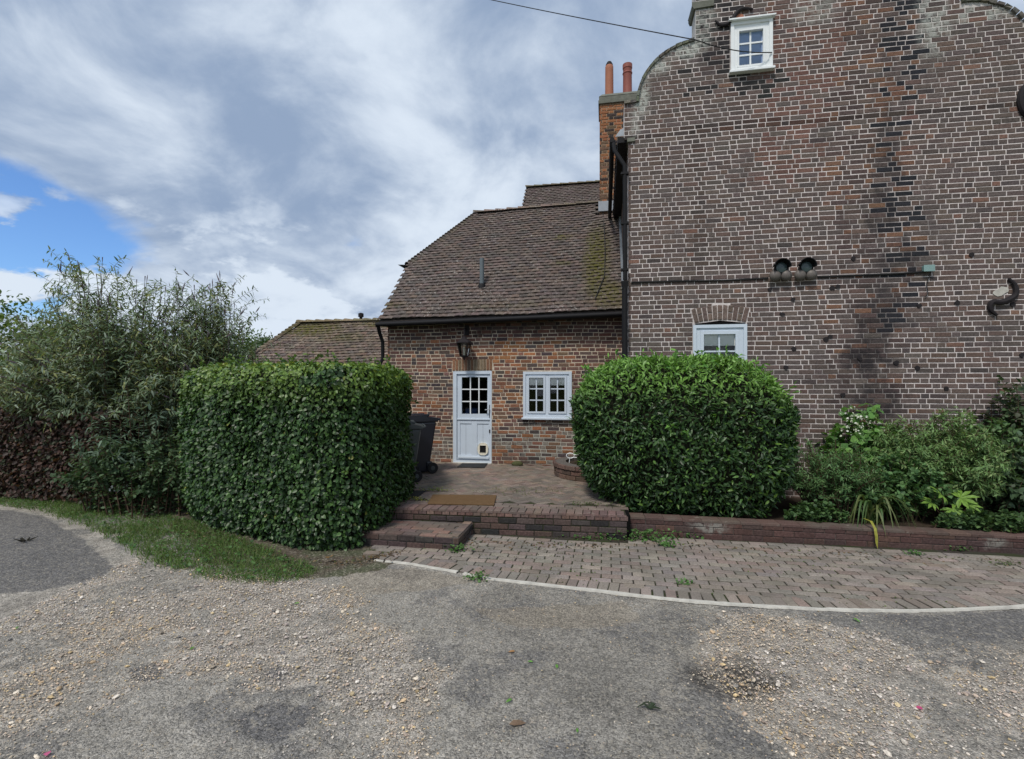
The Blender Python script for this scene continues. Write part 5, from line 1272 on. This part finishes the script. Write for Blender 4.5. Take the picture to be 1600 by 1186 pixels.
# ---- generic shoot-built shrub
def shrub(name, label, cat, base, H0, nshoot, spread, hgt, tms, pal, mat, leafL=(.05, .09), per=26, droop=.3, sub=3, base_r=.2, start=.25, frame=W, seed=0, spikes=None, wts=None, stem_mat=None, up=.15, ell=(1, 1), group=None, twist=1.0, stemr=.012, spr=None, limit=0):
    r = random.Random(seed); g = np.random.default_rng(seed)
    o = thing(name, label, cat, base, frame, group); st_ = MB(); PP = []; TT = []; SP = MB(); bx, by, bz = base
    for k in range(nshoot):
        a_ = r.uniform(0, 6.283); rad = math.sqrt(r.random())
        p0 = Vector((bx+base_r*math.cos(a_)*r.random()*ell[0], by+base_r*math.sin(a_)*r.random()*ell[1], bz))
        tip = Vector((bx+spread*ell[0]*rad*math.cos(a_), by+spread*ell[1]*rad*math.sin(a_), bz+hgt*(1-.55*rad**2.2)*r.uniform(.62, 1.0)))
        mid = p0.lerp(tip, .5)+Vector((0, 0, hgt*.16*rad))-Vector((tip.x-p0.x, tip.y-p0.y, 0))*.12
        n = 9; pts = [p0*(1-t_)**2+mid*2*t_*(1-t_)+tip*t_**2 for t_ in [i/n for i in range(n+1)]]
        st_.tube(pts, [stemr*(1-.8*i/n) for i in range(n+1)], 4, cap=False)
        segs = [(pts, start)]
        for s_ in range(sub):
            i0 = r.randrange(3, n); d_ = (pts[i0]-pts[i0-1]).normalized(); sd_ = Vector((r.gauss(0, 1), r.gauss(0, 1), r.gauss(.35, .5))).normalized()
            L = hgt*r.uniform(.10, .22); e = pts[i0]+(d_*.7+sd_*.8).normalized()*L; m_ = pts[i0].lerp(e, .5)+Vector((0, 0, L*.12)); e.z -= L*droop*.3
            q = [pts[i0]*(1-t_)**2+m_*2*t_*(1-t_)+e*t_**2 for t_ in [i/4 for i in range(5)]]; st_.tube(q, [stemr*.4*(1-.7*i/4) for i in range(5)], 3, cap=False); segs.append((q, .05))
            if spikes and r.random() < spikes: SP.tube([q[-1], q[-1]+(q[-1]-q[-2]).normalized()*.05+Vector((0, 0, .01)), q[-1]+(q[-1]-q[-2]).normalized()*r.uniform(.1, .2)+Vector((0, 0, .03))], [.006, .012, .002], 5)
        if spikes: e = pts[-1]; SP.tube([e, e+(e-pts[-2]).normalized()*.08, e+(e-pts[-2]).normalized()*r.uniform(.08, .17)-Vector((0, 0, .02))], [.005, .009, .002], 5)
        for (q, s0) in segs:
            m = per if q is pts else max(6, per//3)
            for i in range(m):
                t_ = s0+(1-s0)*(i//2*2+.5)/m; x_ = t_*(len(q)-1); j = min(int(x_), len(q)-2); p = q[j].lerp(q[j+1], x_-j); tg = (q[j+1]-q[j]).normalized()
                PP.append(p); TT.append(tg)
    PP = np.array(PP); TT = np.array(TT); n = len(PP); side = nrm(np.cross(TT, g.normal(0, 1, (n, 3))))
    side[1::2] = -side[:-1:2][:len(side[1::2])]+.2*g.normal(0, 1, (len(side[1::2]), 3))
    Tt = nrm(side+TT*.45+np.array([0, 0, up])-np.array([0, 0, droop])*g.random((n, 1))); Nn = nrm(g.normal(0, .5*twist, (n, 3))+np.array([0, 0, 1.0])+TT*.3)
    PP = PP+g.normal(0, .004, (n, 3)); bt = Batch(tms); palA = np.array(pal); kk = g.choice(len(palA), n, p=wts)
    c = palA[kk]*g.uniform(.75, 1.25, (n, 1)); bt.many(frames(PP, Tt, Nn, g.uniform(leafL[0], leafL[1], n)), c)
    bt.emit('leaf' if limit else 'leaves', mat, o, frame, limit, 'leaves'); st_.build('stems', stem_mat or M_twig, o)
    if spikes: SP.build('flower_spikes', plain('faded_spike_%d' % seed, (.13, .10, .12), .9), o, kind='stuff')
    return o

BUD = [(.15, .21, .12), (.19, .25, .16), (.11, .17, .085), (.26, .32, .24), (.20, .22, .08)]
shrub('buddleia', 'big loose grey-green buddleia rising above the hedges at the left', 'shrub', (-7.0, 9.0, 0), 0, 185, 2.25, 4.4, LF_LANCE, BUD, M_leaf, (.06, .125), 66, .3, 10, .8, .28, seed=3, spikes=.06, ell=(1.0, .55), stemr=.016, stem_mat=M_bark)
shrub('buddleia', 'lower arching buddleia at the far left edge, beside the taller one', 'shrub', (-10.4, 11.0, 0), 0, 90, 1.9, 3.7, LF_LANCE, BUD, M_leaf, (.08, .14), 48, .35, 5, .5, .2, seed=4, spikes=.05, stemr=.014, stem_mat=M_bark)
shrub('buddleia', 'slender upright buddleia shoots just left of the beech hedge', 'shrub', (-5.45, 9.15, 0), 0, 90, .85, 3.95, LF_LANCE, BUD, M_leaf, (.06, .12), 60, .25, 8, .45, .3, seed=5, spikes=.15, stemr=.014, stem_mat=M_bark)
shrub('undergrowth_shrub', 'dark low bushy growth at the foot of the big buddleia', 'shrub', (-5.5, 7.6, 0), 0, 120, 1.05, 1.3, LF_BEECH, [(.045, .085, .035), (.065, .11, .05), (.085, .14, .07)], M_leaf, (.04, .08), 30, .4, 4, .8, .05, seed=6, ell=(1.2, .6))
shrub('undergrowth_shrub', 'grey-leaved low shrub between the copper hedge and the big buddleia', 'shrub', (-6.1, 8.05, 0), 0, 60, .8, 2.1, LF_LANCE, [(.10, .16, .11), (.08, .13, .08), (.13, .19, .13)], M_leaf, (.07, .13), 26, .4, 3, .5, .2, seed=7)
shrub('purple_shrub', 'dark purple-leaved shrub at the left edge above the copper hedge', 'shrub', (-9.1, 9.2, 0), 0, 90, .8, 2.3, LF_BEECH, [(.035, .018, .03), (.05, .022, .035), (.03, .02, .025)], M_leaf, (.05, .08), 34, .3, 4, .5, .3, seed=8)
shrub('garden_shrub', 'light green sprigs poking up behind the beech hedge before the low roof', 'shrub', (-4.3, 10.0, 0), 0, 40, .9, 2.85, LF_ROUND, [(.10, .16, .05), (.13, .19, .06), (.08, .13, .04)], M_leaf, (.05, .09), 20, .3, 3, .4, .4, seed=9, ell=(1.4, .6))

# ---- copper hedge along the lane
cop = thing('copper_hedge', 'low brown copper-leaved hedge along the lane at the far left', 'hedge', (-8.6, 9.0, 0))
c1, c2 = Vector((-6.3, 8.25, 0)), Vector((-13.5, 10.0, 0)); dd = (c2-c1).normalized(); nn_ = Vector((dd.y, -dd.x, 0)); nn_ = nn_ if nn_.y < 0 else -nn_; LL = (c2-c1).length
b_ = MB(); th_ = .32
q = [c1+nn_*th_, c2+nn_*th_, c2-nn_*th_, c1-nn_*th_]; b_.add([(p.x, p.y, .05) for p in q]+[(p.x, p.y, 1.35) for p in q], [(4, 5, 6, 7), (0, 1, 5, 4), (1, 2, 6, 5), (2, 3, 7, 6), (3, 0, 4, 7)]); b_.build('twigs', M_core2, cop)
n = 15000; s = rng.random(n)*LL; zz_ = rng.uniform(.05, 1.45, n); outw = .40+.08*(fbm(s*2, zz_*2, 4)-.5)+rng.uniform(-.06, .06, n); topm = rng.random(n) < .25
lat = np.where(topm, rng.uniform(-.4, .4, n), outw); zz_ = np.where(topm, 1.42+.08*rng.random(n)+.12*(fbm(s*1.5, s*0, 7)-.5), zz_)
p = np.array(c1)[None]+np.array(dd)[None]*s[:, None]+np.array(nn_)[None]*lat[:, None]; p[:, 2] = zz_
bt = Batch(LF_BEECH); rn = rng.normal(0, 1, (n, 3)); bt.many(frames(p, nrm(rn*.6+np.array(nn_)*.5-np.array([0, 0, .4])), nrm(np.array(nn_)+.5*rng.normal(0, 1, (n, 3))+np.array([0, 0, .5])), rng.uniform(.045, .08, n)), leaf_tints(n, [(.06, .032, .025), (.08, .042, .03), (.042, .028, .023), (.04, .05, .025)], .3))
bt.emit('leaf', M_leaf, cop, W, 0, 'hedge_leaves')
pst = MB().box(-9.16, -9.05, 8.72, 8.82, 0, .98).frustum((-9.17, -9.04, 8.71, 8.83, .98), (-9.13, -9.08, 8.75, 8.79, 1.02)); tag(pst.build('wooden_post', M_wood, bevel=.006), 'weathered grey wooden post at the left edge before the copper hedge', 'post')

# ---- trees far behind on the left
def tree(x, y, h, rad, label, pal, seed, n=9000, ls=(.10, .18)):
    r = random.Random(seed); g = np.random.default_rng(seed); o = thing('tree', label, 'tree', (x, y, 0), W, 'trees beyond the garden at the left')
    tr = MB(); tr.tube([(x, y, 0), (x+.1, y, h*.35), (x, y+.1, h*.8)], [h*.03, h*.022, h*.006], 8); cl = []
    for k in range(34):
        a_ = r.uniform(0, 6.283); e = r.uniform(-.3, 1); R_ = rad*r.uniform(.45, .95); c = Vector((x+R_*math.cos(a_)*math.sqrt(1-e*e*.8), y+R_*math.sin(a_)*math.sqrt(1-e*e*.8), h*.58+e*h*.38)); cl.append((c, rad*r.uniform(.2, .38)))
        tr.tube([(x, y, h*r.uniform(.25, .5)), ((x+c.x)/2, (y+c.y)/2, (h*.45+c.z)/2+.1), tuple(c)], [h*.01, h*.006, h*.002], 5)
    tr.build('trunk', M_bark, o); cc = np.array([c[0][:] for c in cl]); cr = np.array([c[1] for c in cl]); k = g.integers(0, len(cl), n)
    d_ = nrm(g.normal(0, 1, (n, 3)))*g.random((n, 1))**.4; p = cc[k]+d_*cr[k][:, None]*np.array([1.2, 1.2, .8]); bt = Batch(LF_TREE)
    c = np.array(pal)[g.integers(0, len(pal), n)]*g.uniform(.8, 1.2, (n, 1)); bt.many(frames(p, nrm(g.normal(0, 1, (n, 3))), nrm(g.normal(0, .6, (n, 3))+np.array([0, 0, 1])), g.uniform(ls[0], ls[1], n)), c); bt.emit('leaf', M_leaf, o, W, 0, 'crown')
LG = [(.09, .15, .04), (.12, .18, .05), (.07, .12, .035)]; DG = [(.04, .08, .03), (.055, .095, .035)]
tree(-15.5, 14.5, 4.4, 2.3, 'bright green bushy tree at the extreme left behind the buddleia', LG, 61)
tree(-11.5, 15.5, 3.4, 1.9, 'small mid-green tree behind the tallest buddleia', DG, 62, 7000)
tree(-14, 24, 4.6, 2.8, 'far pale green tree seen through the buddleia stems', LG, 63, 7000)
tree(-8.6, 17, 3.2, 1.8, 'low dark green tree behind the gap between buddleia and beech hedge', DG, 64, 6000)

# ---- planting in the bed
GRN = [(.095, .19, .065), (.13, .23, .085), (.07, .15, .055)]
def pxh(px, py, v, z=.19): q_ = uz(px, py, v); return (q_.x, v, z)
shrub('white_flowered_shrub', 'bright green round-leaved shrub with white blooms against the gable wall', 'shrub', pxh(1342, 700, -.32), 0, 46, .48, 1.58, LF_ROUND, [(.11, .24, .055), (.14, .28, .065), (.08, .18, .05)], M_leaf, (.06, .12), 18, .4, 3, .2, .2, H, seed=21)
shrub('feathery_shrub', 'large feathery olive-green shrub in the middle of the flower bed', 'shrub', pxh(1468, 700, -.75), 0, 190, .95, 1.45, LF_FINE, [(.15, .26, .09), (.18, .30, .11), (.12, .21, .075), (.19, .26, .10)], M_leaf, (.045, .085), 70, .3, 7, .3, .25, H, seed=22, ell=(1.1, .6))
shrub('feathery_shrub', 'bushy mid-green shrub between the feathery shrub and the wall climber', 'shrub', pxh(1545, 740, -.6), 0, 110, .62, 1.35, LF_BEECH, [(.09, .17, .065), (.12, .20, .08), (.07, .13, .05)], M_leaf, (.05, .09), 34, .3, 5, .35, .15, H, seed=29, ell=(1.0, .6))
shrub('feathery_shrub', 'smaller dense dark green shrub right beside the laurel hedge', 'shrub', pxh(1300, 760, -1.0), 0, 130, .66, 1.08, LF_FINE, GRN, M_leaf, (.035, .07), 44, .2, 5, .3, .1, H, seed=23, ell=(1.1, .75))
shrub('feathery_shrub', 'low mounded green shrub behind the strap-leaved clump', 'shrub', pxh(1395, 760, -.95), 0, 110, .6, .92, LF_ROUND, GRN, M_leaf, (.03, .065), 36, .2, 5, .3, .1, H, seed=24, ell=(1.2, .8))
shrub('wall_climber', 'dark leafy climber on the gable at the right edge', 'climber', pxh(1600, 640, -.18), 0, 80, .55, 2.05, LF_BEECH, [(.045, .08, .035), (.06, .105, .045), (.07, .085, .045)], M_leaf, (.05, .09), 30, .4, 4, .5, .1, H, seed=25, ell=(1, .4))
shrub('dark_shrub', 'dark spreading shrub at the right end of the flower bed', 'shrub', pxh(1590, 760, -.85), 0, 110, .85, 1.15, LF_BEECH, [(.055, .10, .045), (.08, .13, .07), (.045, .075, .035)], M_leaf, (.05, .10), 30, .5, 4, .5, .1, H, seed=26, ell=(1.0, .7))
shrub('ground_cover_plant', 'low soft green plants along the right end of the bed wall', 'plant', pxh(1560, 815, -1.42), 0, 110, .62, .26, LF_ROUND, [(.07, .13, .045), (.09, .16, .055), (.05, .10, .04)], M_leaf, (.03, .06), 16, .2, 2, .6, .1, H, seed=27, ell=(1.2, .22), stemr=.004)
shrub('ground_cover_plant', 'low leafy tuft behind the bed wall just right of the laurel hedge', 'plant', pxh(1275, 800, -1.45), 0, 60, .36, .30, LF_ROUND, [(.06, .12, .045), (.08, .15, .05)], M_leaf, (.03, .055), 16, .2, 2, .4, .1, H, seed=28, ell=(1.0, .3), stemr=.004)
# flower heads
fo = thing('white_flower_head', 'cluster of small white blooms on the round-leaved shrub', 'flowers', pxh(1340, 665, -.55, 1.35), H)
bt = Batch(LF_ROUND); cpt = uz(1340, 660, -.6); n = 90; p = np.array(cpt)+rng.normal(0, 1, (n, 3))*np.array([.10, .05, .09]); bt.many(frames(p, nrm(rng.normal(0, 1, (n, 3))), nrm(rng.normal(0, .6, (n, 3))+np.array([0, -.6, .6])), rng.uniform(.02, .035, n)), leaf_tints(n, [(.7, .72, .66), (.6, .65, .5)], .1)); bt.emit('petal', M_leaf, fo, H, 0, 'petals')
# bright palmate plant
pal_ = thing('palmate_plant', 'bright yellow-green plant with big hand-shaped leaves in the bed', 'plant', pxh(1480, 815, -1.3), H)
def palm_tm(n=7):
    v_ = [(0, 0, 0)]; f_ = []
    for k in range(n):
        a_ = (k-(n-1)/2)*R(38); L = 1-.25*abs(k-(n-1)/2)/3; d_ = Vector((math.sin(a_), math.cos(a_), 0)); s_ = Vector((d_.y, -d_.x, 0)); b0 = len(v_)
        v_ += [tuple(d_*L*.35-s_*.10+Vector((0, 0, .02))), tuple(d_*L*.65-s_*.13), tuple(d_*L+Vector((0, 0, -.15))), tuple(d_*L*.65+s_*.13), tuple(d_*L*.35+s_*.10+Vector((0, 0, .02))), tuple(d_*L*.6+Vector((0, 0, -.04)))]
        f_ += [(0, b0+5, b0, ), (b0, b0+5, b0+1), (b0+1, b0+5, b0+2), (b0+2, b0+5, b0+3), (b0+3, b0+5, b0+4), (0, b0+4, b0+5)]
    return Tm(v_, f_, False)
bt = Batch([palm_tm()]); stm = MB()
for (x, y, L, ax, tl) in ((1470, 772, .17, -.6, .5), (1500, 778, .19, .9, .4), (1488, 795, .17, .2, -.4), (1455, 785, .14, -1.2, .1), (1515, 790, .13, 1.4, 0)):
    c0 = uz(x, y, -1.35); t0 = np.array([[math.sin(ax), -.35, tl*.6]]); bt.many(frames(np.array([c0[:]]), t0, np.array([[0, -.65, .8]]), np.array([L])), [(.17, .30, .05)]); stm.tube([pxh(1482, 815, -1.25), tuple(c0)], .006, 5)
bt.emit('leaf', M_leaf, pal_, H, 300); stm.build('stems', M_twig, pal_)
# strap-leaved clump
iris = thing('strap_leaved_clump', 'clump of long arching strap leaves spilling over the bed wall', 'plant', pxh(1362, 815, -1.38), H)
def strap(p0, a_, L, hh, w_, c):
    b_ = MB(); n = 9; vs = []; d_ = Vector((math.cos(a_), math.sin(a_), 0)); s_ = Vector((-d_.y, d_.x, 0))
    for i in range(n+1):
        t_ = i/n; p = Vector(p0)+d_*L*t_+Vector((0, 0, hh*4*t_*(1-t_)*.8+hh*.35*t_*(1-t_)-hh*.25*t_*t_)); ww = w_*(1-t_**3)*(.6+.4*min(1, t_*4))
        vs += [tuple(p-s_*ww+Vector((0, 0, .006))), tuple(p), tuple(p+s_*ww+Vector((0, 0, .006)))]
    fs = []
    for i in range(n): fs += [(i*3, i*3+1, i*3+4, i*3+3), (i*3+1, i*3+2, i*3+5, i*3+4)]
    o = put('leaf', b_.add(vs, fs).mesh('leaf', True), M_leaf, iris); o['tint'] = [float(x) for x in c]
r_ = random.Random(2); pb0 = Vector(pxh(1362, 815, -1.30))
for k in range(34):
    a_ = r_.uniform(-3.3, .2) if k < 26 else r_.uniform(0, 3.1); strap(pb0+Vector((r_.uniform(-.09, .09), r_.uniform(-.05, .05), 0)), a_, r_.uniform(.26, .52), r_.uniform(.24, .46), .014, r_.choice([(.06, .12, .035), (.09, .15, .05), (.14, .17, .07), (.10, .13, .04)]))
hp = uz(1362, 826, -1.72); b_ = MB(); vs = []
for i, (dy, z_, w_) in enumerate(((.25, .30, .010), (.08, .31, .014), (.0, .245, .015), (-.02, .16, .016), (-.02, .08, .012), (-.03, .02, .001))): vs += [(hp.x-w_+.01*i*.4, hp.y-.06+dy, z_), (hp.x+w_+.01*i*.4, hp.y-.06+dy, z_)]
o = put('leaf', b_.add(vs, [(2*i, 2*i+1, 2*i+3, 2*i+2) for i in range(5)]).mesh('leaf', True), M_leaf, iris, T3(0, 0, 0)); o['tint'] = [.30, .30, .05]; o['label'] = 'yellowed strap leaf hanging down the face of the wall'

# ---- weeds and creepers at wall feet
def weed(px, py, rx, ry, n, label, pal=((.07, .15, .04), (.09, .19, .05)), h=.07, z=.0, tms=LF_ROUND, ls=(.02, .045), seed=0, M=M_leaf):
    g = np.random.default_rng(seed+100); c = gd(px, py, z); o = thing('weed', label, 'weed', c, W, 'weeds growing along the paving'); p = np.stack([c.x+g.normal(0, rx, n), c.y+g.normal(0, ry, n), z+.01+h*g.random(n)**1.5], -1)
    a_ = g.uniform(0, 6.283, n); bt = Batch(tms); palA = np.array(pal)
    bt.many(frames(p, nrm(np.stack([np.cos(a_), np.sin(a_), g.uniform(0, .8, n)], -1)), nrm(g.normal(0, .4, (n, 3))+np.array([0, -.2, 1])), g.uniform(ls[0], ls[1], n)), palA[g.integers(0, len(palA), n)]*g.uniform(.7, 1.25, (n, 1))); bt.emit('leaf', M, o, W, 0, 'leaves')
    st_ = MB()
    for k in range(0, n, 9): st_.tube([(c.x+(p[k, 0]-c.x)*.5, c.y+(p[k, 1]-c.y)*.5, z), tuple(p[k])], .002, 3)
    st_.build('stems', M_twig, o)
weed(945, 842, .16, .035, 150, 'creeping green weed at the right end of the patio wall foot', seed=1)
weed(1010, 845, .17, .05, 210, 'thick green creeper where the patio wall meets the bed wall', h=.12, seed=2)
weed(1040, 855, .05, .07, 70, 'green creeper trailing onto the pavers below the laurel', h=.09, seed=3)
weed(1085, 842, .14, .03, 90, 'thin strip of weed at the bed wall foot below the laurel', seed=4)
weed(682, 855, .07, .04, 60, 'upright leafy weed in front of the step', h=.13, tms=LF_LANCE, ls=(.05, .10), seed=5)
weed(715, 862, .06, .05, 80, 'small green weed at the right corner of the step', h=.07, seed=6)
weed(745, 906, .06, .04, 70, 'green weed tuft straddling the kerb left of centre', h=.05, ls=(.015, .035), seed=7)
weed(1068, 914, .04, .03, 40, 'small weed among the pavers below the laurel', h=.03, ls=(.015, .03), seed=8)
weed(1425, 868, .06, .03, 60, 'weed at the bed wall foot right of the hanging leaf', h=.05, seed=9, ls=(.015, .03))
weed(1498, 862, .07, .02, 60, 'pale weed at the bed wall foot under the palmate plant', h=.06, seed=10, ls=(.015, .03))
weed(1570, 885, .08, .03, 60, 'straggly weed in the pavers near the right edge', h=.05, seed=11, ls=(.015, .03), pal=((.08, .11, .04), (.1, .13, .05)))
weed(680, 768, .12, .05, 90, 'yellowish weed on the patio behind the coir mat', h=.05, z=PZ, seed=12, pal=((.12, .16, .04), (.2, .22, .05)), ls=(.015, .03))
weed(650, 783, .07, .04, 60, 'yellow-flowered weed on the patio edge beside the hedge', h=.05, z=PZ, seed=13, pal=((.12, .16, .04), (.28, .26, .04)), ls=(.015, .03))
weed(920, 790, .2, .05, 90, 'low moss and weed at the patio edge under the laurel', h=.03, z=PZ, seed=14, pal=((.06, .10, .03), (.09, .12, .03)), ls=(.012, .028))
weed(1125, 838, .08, .02, 50, 'few green leaves hanging over the bed wall below the laurel', h=.16, seed=15, ls=(.03, .06))
weed(820, 768, .35, .2, 160, 'thin moss and seedlings in the patio joints before the planter', h=.015, z=PZ, seed=16, pal=((.08, .11, .03), (.10, .12, .04)), ls=(.010, .022))

# ---- grass verge
n = 62000
VG = P((-420, 782), (0, 790), (70, 799), (130, 820), (190, 852), (245, 882), (330, 906), (420, 912), (485, 905), (500, 892), (470, 880), (380, 845), (300, 815), (150, 775), (0, 752), (-420, 740))
x = rng.uniform(-12, -1.7, n*3); y = rng.uniform(4.8, 9.8, n*3); m = soft(x, y, [VG], .07, 17) > rng.random(n*3)*.9+.05; m &= fbm(x*3, y*3, 71) > .16+.2*rng.random(n*3); x, y = x[m], y[m]; n = len(x)
h_ = rng.uniform(.02, .085, n)*(.6+.9*fbm(x*2, y*2, 72)); a_ = rng.uniform(0, 6.283, n)
blade = leaf_tm(.12, .2, .35, ((0, .8), (.5, 1.0), (1.0, 0)))
v_ = [(-.045, 0, 0), (.045, 0, 0), (-.035, .5, -.05), (.035, .5, -.05), (0, 1, -.3)]; blade = Tm(v_, [(0, 1, 3, 2), (2, 3, 4)], True)
bt = Batch([blade]); lean = rng.normal(0, .45, (n, 2)); bt.many(frames(np.stack([x, y, np.zeros(n)-.004], -1), nrm(np.stack([lean[:, 0], lean[:, 1], np.ones(n)], -1)), nrm(np.stack([np.cos(a_), np.sin(a_), np.zeros(n)+.1], -1)), h_), leaf_tints(n, [(.09, .16, .04), (.11, .19, .05), (.13, .20, .055), (.15, .18, .075)], .25))
gr = bt.emit('grass', M_grass, None, W, 0, 'grass_verge')
n = 2600; x = rng.uniform(-8.5, -2.0, n*3); y = rng.uniform(4.8, 8.4, n*3); m = soft(x, y, [VG], .05, 19) > .5; x, y = x[m][:n], y[m][:n]; n = len(x); a_ = rng.uniform(0, 6.283, n)
bt = Batch(LF_ROUND); bt.many(frames(np.stack([x, y, .01+.03*rng.random(n)], -1), nrm(np.stack([np.cos(a_), np.sin(a_), rng.uniform(0, .5, n)], -1)), nrm(rng.normal(0, .3, (n, 3))+np.array([0, 0, 1])), rng.uniform(.015, .045, n)), leaf_tints(n, [(.07, .15, .04), (.09, .18, .05), (.05, .11, .04)], .25)); bt.emit('clover', M_leaf, None, W, 0, 'clover_and_plantain')

# ---- small litter
def lone_leaf(px, py, L, c, label, name='fallen_leaf', tm=LF_LAUREL, tilt=.2, z=.012, seed=0):
    g = random.Random(seed); p = gd(px, py); p.z = z; a_ = g.uniform(0, 6.28); me_ = tm[0]; me2 = raw_mesh(name, me_.v, [i for f in me_.f for i in f], [len(f) for f in me_.f], np.tile(c, (len(me_.v), 1)), True)
    M = Matrix([list(r__) for r__ in frames(np.array([p[:]]), np.array([[math.cos(a_), math.sin(a_), tilt]]), np.array([[.1, -.3, 1.0]]), np.array([L]))[0]])
    tag(put(name, me2, M_leaf, None, M), label, 'leaf')
lone_leaf(513, 876, .13, (.42, .22, .09), 'dry orange-brown leaf at the foot of the hedge corner', tilt=.6, z=.03, tm=LF_BEECH)
for i, (x_, y_, L, lb) in enumerate(((297, 1018, .05, 'green leaf on the gravel left of centre'), (870, 1047, .055, 'green leaf lying on the bare asphalt in the middle'), (800, 1095, .05, 'small green leaf on the asphalt near the bottom centre'), (1332, 968, .07, 'pale green leaf just below the white kerb'), (25, 985, .05, 'green leaf at the left edge of the gravel'), (902, 1148, .04, 'tiny green leaf near the bottom of the drive'), (833, 1037, .04, 'dull green leaf beside the brighter one on the asphalt'), (468, 944, .045, 'green leaf where the gravel meets the asphalt'))):
    lone_leaf(x_, y_, L, (.13, .30, .06), lb, seed=i+3)
lone_leaf(75, 1178, .035, (.55, .12, .25), 'pink petal at the bottom left corner', 'fallen_petal', LF_ROUND); lone_leaf(1431, 1107, .035, (.5, .08, .2), 'pink petal on the gravel at the right', 'fallen_petal', LF_ROUND)
lone_leaf(805, 1020, .05, (.35, .19, .08), 'brown leaf on the asphalt above the bright green one', seed=30); lone_leaf(795, 1135, .10, (.18, .12, .08), 'flat reddish-brown leaf near the bottom centre', seed=31)
tw = MB(); c0 = gd(1015, 1110); r_ = random.Random(4)
for k in range(7): a_ = r_.uniform(0, 6.28); tw.tube([(c0.x, c0.y, .012), (c0.x+.035*math.cos(a_), c0.y+.03*math.sin(a_), .03), (c0.x+.07*math.cos(a_+.4), c0.y+.06*math.sin(a_+.4), .012)], [.005, .006, .002], 4)
tag(tw.build('twig', plain('dark_moss', (.03, .045, .025), .9)), 'small dark sprig of debris on the asphalt right of centre', 'twig')
tw = MB(); c0 = gd(40, 846)
for k in range(16): a_ = r_.uniform(0, 6.28); q_ = r_.uniform(.02, .13); tw.tube([(c0.x+q_*math.cos(a_)*.3, c0.y+q_*math.sin(a_)*.3, .01), (c0.x+q_*math.cos(a_), c0.y+q_*math.sin(a_)*.8, .04*r_.random()+.01)], [.01, .004], 4)
tag(tw.build('leaf_clump', plain('wet_leaf_clump', (.03, .028, .02), .9)), 'dark clod of wet leaves on the smooth asphalt at the left', 'debris')
for i, (x_, y_) in enumerate(((180, 762), (197, 760))):
    bt = Batch(LF_ROUND); c0 = gd(x_, y_+40); c0 = Vector((c0.x*.985, c0.y*.985, .40)); n = 24; p = np.array(c0[:])+rng.normal(0, .03, (n, 3))
    o = thing('white_flower_head', ('left' if i == 0 else 'right')+' of two small white blooms in the dark growth under the buddleia', 'flowers', c0); bt.many(frames(p, nrm(rng.normal(0, 1, (n, 3))), nrm(rng.normal(0, 1, (n, 3))), rng.uniform(.02, .035, n)), leaf_tints(n, [(.7, .7, .68)], .1)); bt.emit('petal', M_leaf, o, W, 0, 'petals')

# leaf litter, bits of twig and joint moss
n = 900; g = np.random.default_rng(77); k_ = g.integers(0, 4, n)
segs = [((-1.9, 5.35), (-4.9, 6.9)), ((-1.95, 5.4), (-1.3, 5.75)), ((-.6, 6.15), (1.4, 5.95)), ((1.5, 6.1), (6.5, 5.25))]
A_ = np.array([s_[0] for s_ in segs])[k_]; B_ = np.array([s_[1] for s_ in segs])[k_]; t_ = g.random((n, 1)); q = A_+(B_-A_)*t_; q[:, 1] -= np.abs(g.normal(0, .13, n)); q[:, 0] += g.normal(0, .05, n)
a_ = g.uniform(0, 6.283, n); bt = Batch(LF_BEECH+LF_LAUREL)
bt.many(frames(np.concatenate([q, np.full((n, 1), .024)], 1), np.stack([np.cos(a_), np.sin(a_), g.normal(0, .15, n)], -1), nrm(g.normal(0, .3, (n, 3))+np.array([0, 0, 1])), g.uniform(.012, .042, n)), leaf_tints(n, [(.12, .075, .04), (.16, .11, .06), (.08, .055, .035), (.10, .12, .04), (.20, .15, .09)], .3)); bt.emit('leaf_litter', M_leaf, None, W, 0, 'leaf_litter')
n = 5200; u_ = g.uniform(-2.9, 6.5, n); rowi = g.integers(0, 22, n); v_ = -1.80-.1035*rowi+.0; kv = np.array([kerb_v(x) for x in u_]); dens = fbm(u_*1.3, v_*1.3, 44) > .50+.12*g.random(n); keep = (v_ > kv+.03) & dens; u_, v_ = u_[keep], v_[keep]; n = len(u_); v_ = v_+g.normal(0, .004, n)
a_ = g.uniform(0, 6.283, n); bt = Batch(LF_ROUND); bt.many(frames(np.stack([u_, v_, np.full(n, .014)+.006*g.random(n)], -1), np.stack([np.cos(a_), np.sin(a_), g.uniform(0, .4, n)], -1), nrm(g.normal(0, .3, (n, 3))+np.array([0, 0, 1])), g.uniform(.008, .018, n)), leaf_tints(n, [(.07, .11, .03), (.10, .14, .04), (.06, .07, .03)], .3)); bt.emit('moss', M_leaf, None, H, 0, 'joint_moss')
bpy.data.objects[-1] if False else None
for o_ in bpy.data.objects:
    if o_.name == 'joint_moss': o_.matrix_basis = H
